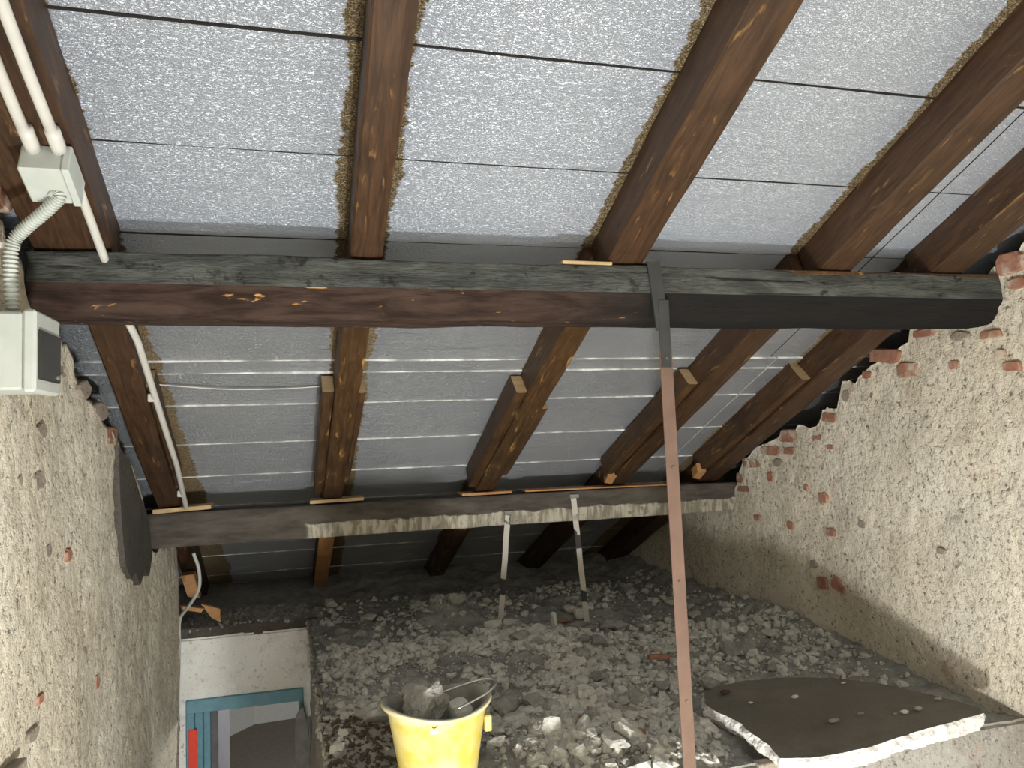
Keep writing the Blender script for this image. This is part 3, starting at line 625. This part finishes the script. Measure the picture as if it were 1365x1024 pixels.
# ================================================================== ELECTRICS
def roofpt(x, y, below=0.0): return (x, y - below * math.sin(AL), zraf(y) - below * math.cos(AL))
for k, (xa, lb) in enumerate(((-0.573, 'white conduit of the pair under the rafter, on the wall side'), (-0.520, 'white conduit of the pair under the rafter, on the foil side'))):
    P = [roofpt(xa + 0.004 * math.sin(y * 6 + k), y, 0.017) for y in np.linspace(-.2, 1.905, 24)]
    t = thing('conduit', lb, 'conduit', P[-1]); V, F = tube(P, .0125, 12); pp_ = mk('pipe', loc_of(t, V), F, M['white_pvc'], t, smooth=True)
    P = [roofpt(xa, y, 0.017) for y in np.linspace(1.865, 1.925, 4)]; V, F = tube(P, [.0165, .0165, .0165, .0165], 12); mk('coupling', loc_of(t, V), F, M['white_pvc'], pp_, smooth=True)
def slopebox(x0, x1, y0, y1, d0, d1, c):
    V, F = bevbox((x0, 0, 0), (x1, (y1 - y0) / math.cos(AL), d1 - d0), c); V2 = V.copy(); s, cc = math.sin(AL), math.cos(AL)
    yy = V[:, 1]; dd = d1 - V[:, 2]                                       # dd: distance below the rafter plane
    V2[:, 1] = y0 + yy * cc - dd * s; V2[:, 2] = zraf(y0) - yy * s - dd * cc; return V2, F
t = thing('junction_box', 'small pale junction box under the conduit rafter', 'junction box', roofpt(-.54, 1.98, .09))
V, F = slopebox(-.600, -.512, 1.925, 2.03, 0.001, .075, .004); mk('body', loc_of(t, V), F, M['box_grey'], t)
V, F = slopebox(-.512, -.495, 1.921, 2.034, 0.003, .079, .003); mk('lid', loc_of(t, V), F, M['box_grey'], t)
P = [roofpt(-.505, y, .03) for y in np.linspace(2.02, 2.30, 8)]; V, F = tube(P, .011, 10); mk('outlet_pipe', loc_of(t, V), F, M['white_pvc'], t, smooth=True)
pth = curve([roofpt(-.545, 2.0, .07), on(78, 264, 1, 1.97), on(58, 284, 1, 1.99), on(34, 304, 1, 2.01), on(17, 325, 1, 2.02), on(14, 365, 1, 2.02), on(17, 412, 1, 2.02)], 260)
rad = 0.0135 + 0.0032 * np.sin(np.arange(260) * 2 * math.pi / 6.0)
V, F = tube(pth, rad, 14); tag(mk('flexible_conduit', V, F, M['box_grey'], smooth=True), 'pale corrugated flexible conduit curving down to the fuse box', 'conduit')
P = on(5, 327, 1, 2.03); V, F = bevbox((XL - 0.0, P[1] - .01, P[2] - .008), (-.635, P[1] + .012, P[2] + .008), .003); tag(mk('pipe_clip', V, F, M['white_pvc']), 'white clip holding the corrugated conduit to the wall', 'clip')
t = thing('fuse_box', 'light grey fuse box with a dark tinted cover on the beige wall', 'fuse box', (XL + .06, 2.02, 1.235))
V, F = bevbox((XL + .002, 1.945, 1.238), (-.600, 2.115, 1.415), .006); mk('body', loc_of(t, V), F, M['box_grey'], t)
V, F = bevbox((-.600, 1.940, 1.233), (-.572, 2.120, 1.420), .006); flid = mk('lid', loc_of(t, V), F, M['box_grey'], t)
V, F = bevbox((-.574, 1.955, 1.262), (-.566, 2.108, 1.376), .003); fcov = tag(mk('cover', loc_of(t, V), F, M['smoke'], flid), 'dark tinted flap')
V, F = tube([(-.566, 2.08, 1.275), (-.562, 2.08, 1.275)], .006, 10); mk('screw', loc_of(t, V), F, M['steel'], flid)
V, F = tube([(-.66, 1.943, 1.26), (-.66, 1.939, 1.26)], .004, 10); mk('screw', loc_of(t, V), F, M['steel'], t)
# lower pipe clipped along the rafter, then down the stairwell corner
t = thing('cable_pipe', 'white cable pipe running down the side of the lower rafter', 'pipe', roofpt(-.55, 4.1, .02))
xs2 = lambda y: np.interp(y, [2.3, 2.7, 3.07, 3.65, 4.2], [-.54, -.505, -.512, -.525, -.56])
P = [roofpt(xs2(y), y, .012 + .01 * math.sin(y * 2.2)) for y in np.linspace(2.32, 4.22, 40)]; V, F = tube(P, .0115, 10); mk('pipe', loc_of(t, V), F, M['white_pvc'], t, smooth=True)
for y in (3.07, 4.0):
    c = roofpt(xs2(y), y, .012); V, F = bevbox((c[0] - .026, c[1] - .012, c[2] - .016), (c[0] + .004, c[1] + .012, c[2] + .014), .003); mk('clip', loc_of(t, V), F, M['white_pvc'], t)
pth = curve([on(258, 738, 1, 4.42), on(265, 760, 1, 4.5), on(265, 785, 1, 4.6), on(252, 808, 1, 4.75), on(240, 826, 1, 4.9), on(239, 860, 1, 4.92), on(237, 930, 1, 4.92), on(234, 1040, 1, 4.92)], 60)
V, F = tube(pth, .009, 10); tag(mk('cable', V, F, M['box_grey'], smooth=True), 'pale bent cable dropping behind the beige wall end beside the doorway', 'cable')
pth = curve([onroof(195, 511, ZB - .012), onroof(240, 515, ZB - .02), onroof(310, 519, ZB - .024), onroof(380, 518, ZB - .02), onroof(442, 514, ZB - .012)], 40)
V, F = tube(pth, .0028, 6); tag(mk('wire', V, F, M['white_pvc'], smooth=True), 'thin white wire sagging across the foil from piped rafter to next rafter', 'wire')

# ================================================================== DOORWAY
D = thing('door_1', None, None, (-.4, STAIR, -2.4)); tag(D, 'blue framed doorway in the white stair-end wall', 'door', kind='structure')
fw = 0.035
V, F = bevbox((dx0, STAIR - .02, dz - .075), (dx1, STAIR + .09, dz), .004); V[:, 2] += (V[:, 0] - dx0) * 0.0; mk('head_frame', loc_of(D, V), F, M['blue'], D)
lx = [dx0, dx0 + .045, dx0 + .09, dx0 + .16]
V, F = join(bevbox((lx[0], STAIR - .02, -2.4), (lx[1], STAIR + .09, dz - .07), .004), bevbox((lx[1], STAIR + .0, -2.4), (lx[2], STAIR + .08, dz - .07), .004), bevbox((lx[2], STAIR + .03, -2.4), (lx[3] - .03, STAIR + .09, dz - .07), .004))
mk('jamb', loc_of(D, V), F, M['blue'], D)
V, F = bevbox((dx1 - .028, STAIR - .015, -2.4), (dx1, STAIR + .09, dz - .07), .004); mk('jamb', loc_of(D, V), F, M['blue'], D)
V, F = bevbox((lx[3] - .03, STAIR + .02, -2.38), (lx[3] + .012, STAIR + .75, dz - .08), .003); tag(mk('door_leaf', loc_of(D, V), F, M['leaf'], D), 'dark leaf folded back inside')
a = on(252, 972, 1, STAIR); b = on(263, 972, 1, STAIR); V, F = bevbox((a[0], STAIR - .028, -1.9), (b[0], STAIR - .012, a[2]), .002); tag(mk('red_strip', loc_of(D, V), F, M['red'], D), 'bright red strip on the jamb')
g = [on(x, y, 1, STAIR - .10) for x, y in [(396, 1040), (393, 985), (394, 958), (400, 946), (404, 944), (409, 962), (413, 990), (415, 1040)]]
g[0][2] -= 1.2; g[-1][2] -= 1.2; V, F = prism(g, (0, .03, 0)); tag(mk('grey_board', V, F, M['greysheet']), 'grey round-topped board leaning at the doorway beside the concrete edge', 'board')

# ================================================================== SCRAPS BY THE WHITE WALL
p = [on(x, y, 1, STAIR + .06) for x, y in [(268, 806), (293, 812), (294, 830), (282, 824)]]; V, F = prism(p, (0, .02, .004)); tag(mk('wood_scrap', V, F, M['orangewood']), 'orange triangular wood offcut on top of the white wall', 'offcut')
p = [on(x, y, 1, STAIR + .02) for x, y in [(240, 808), (272, 812), (268, 817), (242, 813)]]; V, F = prism(p, (0, .03, .004)); tag(mk('wood_scrap', V, F, M['orangewood']), 'thin orange wood sliver beside the bent cable', 'offcut')
p = [on(x, y, 1, STAIR + .2) for x, y in [(241, 768), (258, 766), (266, 798), (250, 796)]]; V, F = prism(p, (0, .08, .01)); tag(mk('timber_end', V, F, M['orangewood']), 'short brown timber end standing behind the bent cable', 'timber')

# ================================================================== ROCK SHAPES
def ico(sub):
    t = (1 + 5 ** .5) / 2; V = [(-1, t, 0), (1, t, 0), (-1, -t, 0), (1, -t, 0), (0, -1, t), (0, 1, t), (0, -1, -t), (0, 1, -t), (t, 0, -1), (t, 0, 1), (-t, 0, -1), (-t, 0, 1)]
    F = [(0, 11, 5), (0, 5, 1), (0, 1, 7), (0, 7, 10), (0, 10, 11), (1, 5, 9), (5, 11, 4), (11, 10, 2), (10, 7, 6), (7, 1, 8), (3, 9, 4), (3, 4, 2), (3, 2, 6), (3, 6, 8), (3, 8, 9), (4, 9, 5), (2, 4, 11), (6, 2, 10), (8, 6, 7), (9, 8, 1)]
    V = [np.array(v, float) / np.linalg.norm(v) for v in V]
    for _ in range(sub):
        mid = {}; G = []
        def mp(a, b):
            k = (min(a, b), max(a, b))
            if k not in mid: v = V[a] + V[b]; V.append(v / np.linalg.norm(v)); mid[k] = len(V) - 1
            return mid[k]
        for a, b, c in F:
            x, y, z = mp(a, b), mp(b, c), mp(c, a); G += [(a, x, z), (b, y, x), (c, z, y), (x, y, z)]
        F = G
    return np.array(V), F
def rock(seed, sub=2, rough=0.22, blocky=0.0):
    V, F = ico(sub); r = np.random.default_rng(seed)
    if blocky:
        m = np.max(np.abs(V), axis=1)[:, None]; V = V * (1 - blocky) + V / m * blocky * 0.75
    for _ in range(9):                                                    # flat fracture planes
        n = r.normal(size=3); n /= np.linalg.norm(n); d = r.uniform(.5, .85); k = V @ n - d; V = V - np.outer(np.clip(k, 0, None), n)
    V = V * (1 + rough * fbm(V + seed, 1.7, 3, seed) * .6)[:, None]; return V, F

# --- things sitting in the rubble, by look
def put_rock(name, px, py, size, lb, cat, mat, seed, scl=(1, 1, .7), lift=0.4, blocky=.6, rotz=None, group=None, rough=.22):
    c = on(px, py, 2, 0.04); x, y = c[0], c[1]; h = float(hfloor(x, y)[0]); c = on(px, py, 2, h + size * .2); x, y = c[0], c[1]; h = float(hfloor(x, y)[0])
    V, F = rock(seed, 2, rough, blocky); V = V * np.array(scl) * size; a = random.uniform(0, 6.28) if rotz is None else rotz
    V = V @ np.array(((math.cos(a), math.sin(a), 0), (-math.sin(a), math.cos(a), 0), (0, 0, 1))); V[:, 2] += h - V[:, 2].min() - size * scl[2] * (1 - lift) * .5 + .010
    V[:, 0] += x; V[:, 1] += y; return tag(mk(name, V, F, M[mat]), lb, cat, group)
put_rock('tile_shard', 880, 880, .075, 'flat reddish tile piece lying between the pink bar and the rubble heap', 'tile', 'brick', 3, (1, .34, .24), 1.6, .95, -.25, rough=.05)
put_rock('brick_shard', 776, 964, .028, 'small reddish brick lump among pale lumps right of the yellow bucket', 'brick', 'brick', 5, (1, .8, .7))
put_rock('brick_shard', 852, 978, .03, 'flat orange brick splinter near the foot of the pink bar', 'brick', 'brick', 6, (1, .5, .4))
put_rock('brick_shard', 752, 832, .045, 'reddish-brown flat brick piece behind the pale rubble at the strap feet', 'brick', 'brick', 7, (1.2, .6, .35))
put_rock('mortar_block', 773, 834, .048, 'squarish grey mortar block at the foot of the pale strap', 'rubble', 'chunk', 8, (1.1, .7, .8), .8, .9, .1)
put_rock('mortar_block', 739, 848, .055, 'thin grey slab of mortar standing on edge in the rubble', 'rubble', 'chunk', 9, (.32, .5, 1.1), .8, .85, .2)
put_rock('wood_scrap', 775, 846, .07, 'thin dark stick lying before the foot of the pale strap', 'stick', 'cleat', 10, (1, .12, .1), .9, .9, -.05)
put_rock('mortar_block', 657, 843, .06, 'pale angular mortar piece at the foot of the dark-banded strap', 'rubble', 'chunk', 12, (1.1, .7, .6))
put_rock('mortar_block', 1025, 832, .06, 'flat grey plate of mortar leaning at the base of the cream wall', 'rubble', 'chunk', 14, (1.5, .6, .25))
put_rock('mortar_block', 736, 975, .048, 'big pale crumbling lump right of the yellow bucket', 'rubble', 'chunk', 15, (.9, .8, .9))
put_rock('mortar_block', 820, 990, .06, 'flat slanted mortar slab before the pink bar', 'rubble', 'chunk', 16, (1.2, .8, .4))

# --- loose lumps: 288 individuals, the rest as gravel
protos = [rock(200 + k, 2 if k < 5 else 1, .25, random.choice((0, .3, .6))) for k in range(10)]
pm = []
for k, (V, F) in enumerate(protos):
    for nm in ('chunk', 'chunk_dark'):
        me = bpy.data.meshes.new('rubble_lump'); me.from_pydata((V * np.array((1, .85, .7))).tolist(), [], F); me.materials.append(M[nm]); me.update(); pm.append((me, V[:, 2].min() * .7))
CL = [(690, 858, .26, 7), (760, 858, .2, 5), (640, 850, .2, 4), (560, 875, .3, 4), (730, 885, .25, 5), (800, 945, .2, 4), (735, 985, .16, 4), (670, 960, .15, 4), (850, 990, .25, 4), (860, 900, .3, 3), (970, 840, .3, 3), (470, 880, .25, 3),
      (595, 808, .16, 3), (1080, 860, .3, 2.0), (960, 965, .12, 2), (500, 960, .15, 1.5), (940, 900, .25, 2), (900, 840, .3, 2), (440, 940, .1, 1.2), (780, 795, .3, 1)]
CW = [(on(px, py, 2, .03), r, wt) for px, py, r, wt in CL]; WT = np.array([c[2] for c in CW]); WT = WT / WT.sum()
def scatter():
    while True:
        if random.random() < .14: x = random.uniform(.1, 2.45); y = random.uniform(2.32, 5.4)
        else:
            c, r, _ = CW[int(RNG.choice(len(CW), p=WT))]; x = random.gauss(c[0], r * .75); y = random.gauss(c[1], r * .75)
        if y < 2.30 or y > 6.2 or x > 2.5 or x < float(edge_x(y)) + .03: continue
        if 0.12 < x < 0.60 and 2.28 < y < 2.66: continue                     # bucket
        if 1.40 < x < 2.53 and y < 2.95 - (x - 1.4) * .25: continue          # slab
        return x, y
lumps = []
for _ in range(288):
    x, y = scatter(); s = min(.062, max(.014, random.lognormvariate(math.log(.029), .48))); lumps.append((s, x, y))
lumps.sort(reverse=True)
bkt = on(580, 1000, 2, 0.03); PLACES = [((0.40, 2.48), 'beside the yellow bucket'), (tuple(on(668, 842, 2, .03)[:2]), 'at the foot of the dark-banded strap'), (tuple(on(780, 838, 2, .03)[:2]), 'at the foot of the pale strap'),
    (tuple(on(740, 905, 2, .03)[:2]), 'in the middle of the rubble heap'), (tuple(on(930, 985, 2, .03)[:2]), 'next to the pink bar'), (tuple(on(870, 890, 2, .03)[:2]), 'around the reddish tile piece'),
    (tuple(on(590, 815, 2, .05)[:2]), 'on the dark mound behind the heap'), (tuple(on(450, 890, 2, .03)[:2]), 'along the stairwell edge'), (tuple(on(1080, 860, 2, .03)[:2]), 'along the foot of the cream wall'),
    (tuple(on(560, 880, 2, .03)[:2]), 'between the bucket and the dark mound'), (tuple(on(820, 965, 2, .03)[:2]), 'in the front of the heap before the slab'), (tuple(on(850, 800, 2, .05)[:2]), 'in the shade under the far purlin')]
RANK = ['largest', 'second largest', 'third largest', 'fourth largest', 'fifth largest']; seen = {}
for s, x, y in lumps:
    q = random.randrange(10) if s > .03 else random.randrange(20); me, zmin = pm[q]; pale = q % 2 == 0
    o = bpy.data.objects.new('rubble_lump', me); COL.objects.link(o); h = float(hfloor(x, y)[0])
    k = random.uniform(.75, 1.25); o.scale = (s * k, s / k, s * random.uniform(.8, 1.1)); o.rotation_euler = (random.uniform(-.3, .3), random.uniform(-.3, .3), random.uniform(0, 6.28))
    o.location = (x, y, h + abs(zmin) * s * .62)
    pl = min(PLACES, key=lambda p: (p[0][0] - x) ** 2 + (p[0][1] - y) ** 2)[1]; tone = 'pale' if pale else 'dark'; c = seen.get((pl, tone), 0); seen[(pl, tone)] = c + 1
    if c < len(RANK): tag(o, '%s %s mortar lump %s' % (RANK[c], tone, pl), 'rubble', 'loose mortar lumps on the loft floor')
    else: tag(o, 'one of the smaller %s mortar lumps %s' % (tone, pl), 'rubble', 'smaller %s lumps %s' % (tone, pl))
_mx, _my = np.meshgrid(np.arange(100) / 25.0 - 1, np.arange(150) / 22.0, indexing='ij'); _q = np.stack((_mx.ravel(), _my.ravel(), 0 * _mx.ravel() + .5), 1)
MASK = (vn(_q * 4.1, 8) + .6 * vn(_q * 9.3, 9)).reshape(100, 150)
def gravel(n, smin, smax, mat, name, lb, region=None):
    base, BFc = ico(0); VV = []; FF = []
    for k in range(n):
        x, y = scatter() if region is None else region()
        if region is None:
            for _t in range(6 if smax > .012 else 0):                        # leave bare patches of dust between the crumbs
                if MASK[min(99, int((x + 1) * 25)), min(149, int(y * 22))] > -.3: break
                x, y = scatter()
        s = smin + (smax - smin) * random.random() ** 2.6; VV.append((x, y, s))
    A = np.array(VV); h = hfloor(A[:, 0], A[:, 1]); nb = len(base)
    jit = 1 + RNG.uniform(-.35, .35, (n, nb, 1)); rot = RNG.uniform(0, 6.28, n); P = base[None] * jit * A[:, 2][:, None, None] * RNG.uniform(.6, 1.2, (n, 1, 3))
    c, s_ = np.cos(rot)[:, None], np.sin(rot)[:, None]; px = P[:, :, 0] * c - P[:, :, 1] * s_; py = P[:, :, 0] * s_ + P[:, :, 1] * c
    V = np.stack((px + A[:, 0:1], py + A[:, 1:2], P[:, :, 2] * .8 + h[:, None] + A[:, 2:3] * .25), 2).reshape(-1, 3)
    F = (np.array(BFc)[None] + (np.arange(n) * nb)[:, None, None]).reshape(-1, 3)
    return tag(mk(name, V, F, M[mat], pivot=(1, 3, 0)), lb, 'gravel', kind='stuff')
gravel(12000, .005, .030, 'chunk', 'rubble_gravel', 'crushed pale mortar crumbs strewn over the loft floor')
gravel(9000, .003, .010, 'chunk', 'rubble_gravel', 'finest pale mortar grit strewn over the loft floor')
gravel(4000, .004, .018, 'chunk_dark', 'rubble_gravel', 'crushed dark mortar crumbs strewn over the loft floor')
M['soil'] = rubble_mat('brown_earth_crumbs', (0.085, 0.064, 0.046), (0.16, 0.122, 0.088))
def soil_region():
    c = on(random.choice((462, 500, 470, 445)), random.choice((985, 1005, 970)), 2, .04); x, y = random.gauss(c[0], .09), random.gauss(c[1], .13)
    return max(x, float(edge_x(y)) + .02), max(y, FRONT + .03)
gravel(900, .004, .013, 'soil', 'brown_earth', 'brown earthy crumbs heaped between the stairwell edge and the yellow bucket', soil_region)
def edge_region():
    if random.random() < .6: x = random.uniform(WX0 + .05, .02); return x, STAIR + random.uniform(.02, .5)
    y = random.uniform(2.35, STAIR); return float(edge_x(y)) + random.uniform(.0, .07), y
gravel(1500, .006, .02, 'chunk_dark', 'rubble_gravel', 'crumbs along the stairwell edge and on top of the white wall', edge_region)

# ================================================================== BROKEN SLAB
ZS = .078
top_px = [(936, 926), (955, 915), (990, 908), (1050, 903), (1110, 904), (1165, 910), (1215, 920), (1265, 932), (1310, 945), (1312, 951), (1290, 957), (1272, 962), (1246, 969), (1219, 977), (1192, 986), (1166, 994), (1140, 1001), (1113, 1006), (1080, 1010), (1040, 1011), (1032, 1002), (1022, 991), (1008, 983), (1001, 977), (987, 964), (970, 956), (955, 950), (940, 940)]
tp = [on(x, y, 2, ZS) for x, y in top_px]; T = []
for i in range(len(tp)):
    a, b = tp[i], tp[(i + 1) % len(tp)]; k = max(1, int(np.linalg.norm(b - a) / .012))
    for j in range(k): T.append(a + (b - a) * j / k)
T = np.array(T); n = len(T); cen = T.mean(0); V = []; lay = 9
nr = T - cen; nr /= np.linalg.norm(nr, axis=1)[:, None]
for l in range(lay):
    q = T.copy(); q[:, 2] = ZS - .060 * l / (lay - 1)
    off = (.012 * fbm(q * np.array((1, 1, 1.6)), 26, 3, 90) + .006 * fbm(q, 80, 2, 95)) * (0.35 if l == 0 else 1) + .012 * math.sin(math.pi * l / (lay - 1)) - (.02 * l / (lay - 1))
    V.append(q + nr * off[:, None])
inner = []
for s in (.93, .7, .4): q = cen + (T - cen) * s; q[:, 2] = ZS + .003 * fbm(q, 6, 3, 97) - .001; inner.append(q)
V = np.vstack(V + inner + [[cen]]); F = []; mi = []
for l in range(lay - 1):
    for i in range(n): F.append((l * n + i, l * n + (i + 1) % n, (l + 1) * n + (i + 1) % n, (l + 1) * n + i)[::1]); mi.append(1)
chain = [0, lay * n, (lay + 1) * n, (lay + 2) * n]
for a, b in zip(chain[:-1], chain[1:]):
    for i in range(n): F.append((a + (i + 1) % n, a + i, b + i, b + (i + 1) % n)); mi.append(0)
for i in range(n): F.append((chain[-1] + (i + 1) % n, chain[-1] + i, len(V) - 1)); mi.append(0)
F.append(tuple(range((lay - 1) * n, lay * n))); mi.append(1)
SL = mk('broken_slab', V, F, [M['slab_top'], M['slab_edge']], mi=mi)
tag(SL, 'large broken screed slab with a fresh white fractured edge, lying at the floor edge by the cream wall', 'slab')
# what carries it: lumps under the slab
for k, (px, py) in enumerate([(968, 948), (992, 970)]):
    c = on(px, py, 2, 0.0); V, F = rock(300 + k, 1, .2, .5); V = V * .035; hh = float(hfloor(c[0], c[1])[0])
    V[:, 2] += .028 - V[:, 2].max(); V += np.array((c[0], c[1], 0)); tag(mk('rubble_lump', V, F, M['chunk_dark']), ('mortar lump wedged beneath the far tip of the broken slab', 'mortar lump beneath the slab flank facing the pink bar')[k], 'rubble')
for k, (px, py, s, mt, lb) in enumerate([(968, 926, .022, 'cleat', 'orange wood chip lying on the broken slab near its far tip'), (1060, 931, .016, 'chunk', 'pale stone crumb with a smaller one on the slab middle'), (1112, 964, .022, 'stone', 'pale wood splinter on the slab middle'),
        (1148, 953, .014, 'stone', 'pale sliver nearest the slab centre, by the splinter'), (1001, 938, .010, 'chunk', 'tiny white crumb near the slab far tip'), (1125, 912, .012, 'chunk', 'white crumb on the slab back edge'), (1205, 952, .018, 'chunk', 'pale crumb towards the wall end of the slab'),
        (1194, 953, .010, 'stone', 'tan chip beside the pale crumb at the slab wall end'), (1250, 934, .016, 'chunk_dark', 'dark crumb at the slab corner by the wall'), (1223, 948, .02, 'chunk_dark', 'dark flat crumb at the slab wall end')]):
    c = on(px, py, 2, ZS + .002); V, F = rock(330 + k, 1, .2, .3); V = V * np.array((1.2, .5, .45)) * s; V[:, 2] -= V[:, 2].min() - .0005; V += np.array((c[0], c[1], ZS + .001)); tag(mk('debris_chip', V, F, M[mt]), lb, 'chip')
# thin board at the floor edge before the slab
a = on(1012, 1022, 1, FRONT - .01); b = on(1060, 1018, 1, FRONT - .01); V, F = bevbox((a[0], FRONT - .012, a[2] - .03), (b[0], FRONT + .03, a[2] + .004), .003)
tag(mk('plank_end', V, F, M['stone']), 'plank end at the floor edge under the slab corner', 'plank')
# beige batten sticking out from the beige wall at the bottom
a = on(0, 1004, 0, XL + .03); b = on(38, 1012, 0, XL + .03); V, F = bevbox((XL - .02, a[1] - .1, b[2] - .018), (XL + .028, b[1], b[2] + .006), .003); tag(mk('batten_end', V, F, M['stone']), 'tan batten end fixed low on the beige wall', 'batten')

# ================================================================== BUCKET
bx, by, bh = 0.402, 2.475, .272; bz = 0.0
t = thing('bucket', 'yellow plastic builder bucket full of grey mortar at the floor edge', 'bucket', (bx, by, bz))
seg = 72; prof = [(.098, .0), (.112, .002), (.118, .03), (.128, .10), (.140, .18), (.150, .245), (.153, .256), (.164, .258), (.168, .264), (.166, .272), (.158, .274), (.150, .268), (.146, .245), (.134, .17), (.122, .09), (.108, .012), (.0, .010)]
V = []
for r_, z in prof:
    for j in range(seg):
        a = 2 * math.pi * j / seg; k = 1 + .05 * (z / .27) ** 2 * math.cos(2 * (a - .15)); zz = z + (.012 * math.cos(2 * (a - .2)) * (z / .27) ** 3); V.append((r_ * k * math.cos(a), r_ * k * math.sin(a), zz))
F = []; mi = []
for i in range(len(prof) - 1):
    for j in range(seg):
        F.append((i * seg + j, i * seg + (j + 1) % seg, (i + 1) * seg + (j + 1) % seg, (i + 1) * seg + j)); mi.append(0 if i < 9 else 1)
F.append(tuple(range(seg))[::-1]); mi.append(0)
bo = mk('body', V, F, [M['bucket'], M['bucket_in']], t, mi=mi, smooth=True)
def rimpt(a, r_=.160, z=.262): k = 1 + .05 * math.cos(2 * (a - .15)); return np.array((r_ * k * math.cos(a), r_ * k * math.sin(a), z))
pth = curve([loc_of(t, [on(x, y, 1, by + d)])[0] for x, y, d in ((584, 925, .03), (612, 915, .04), (638, 907, .045), (654, 905, .03), (661, 911, -.01), (650, 923, -.055), (632, 934, -.085), (611, 945, -.115))], 48)
V, F = tube(pth, .0035, 8); mk('handle', V, F, M['steel'], t, smooth=True)
e = rimpt(math.radians(-8), .150, .20); V, F = bevbox((e[0] - .01, e[1] - .014, .165), (e[0] + .014, e[1] + .014, .215), .004); mk('ear', V, F, M['bucket'], t)
# small sticker with its curved dark mark on the front
def on_bucket(px, py, off):
    v = ray(px, py); best = None
    for s in np.linspace(1.8, 3.0, 2400):
        p = CAM + v * s / np.linalg.norm(v) - np.array((bx, by, bz)); rr = np.interp(p[2], [q[1] for q in prof[1:6]], [q[0] for q in prof[1:6]])
        if np.hypot(p[0], p[1]) <= rr * (1 + .05 * (p[2] / .27) ** 2 * math.cos(2 * (math.atan2(p[1], p[0]) - .15))) + off: return p
    return p
st = [on_bucket(x, y, .0015) for x, y in [(573, 964), (584, 963), (584, 979), (574, 980)]]
stk = mk('sticker', st, [(0, 1, 2, 3)], plain('white_sticker', (0.5, 0.48, 0.45), .6), bo)
ar = [on_bucket(x, y, .003) for x, y in [(576, 969), (577, 971), (580, 971), (582, 969), (584, 965), (578, 967)]]
V, F = tube(curve(ar, 16), .0012, 6); mk('mark', V, F, plain('dark_mark', (0.03, 0.025, 0.04), .6), bo)
V, F = rock(400, 4, .30, .0); V = V * np.array((.088, .082, .070)); V += .010 * fbm(V, 38, 4, 402)[:, None]; V += np.array((bx - .050, by + .0, .258))
tag(mk('mortar_lump', V, F, M['chunk_dark']), 'big grey mortar lump heaped in the yellow bucket', 'rubble')
V, F = rock(405, 2, .2, .6); V = V * np.array((.045, .03, .05)); V += np.array((bx + .070, by - .02, .232)); tag(mk('mortar_lump', V, F, M['chunk']), 'smaller grey piece against the far side inside the yellow bucket', 'rubble')
V, F = rock(407, 2, .2, .3); V = V * np.array((.10, .10, .05)); V += np.array((bx, by, .15)); tag(mk('mortar_lump', V, F, M['chunk_dark']), 'grey mortar filling the bottom of the yellow bucket', 'rubble')
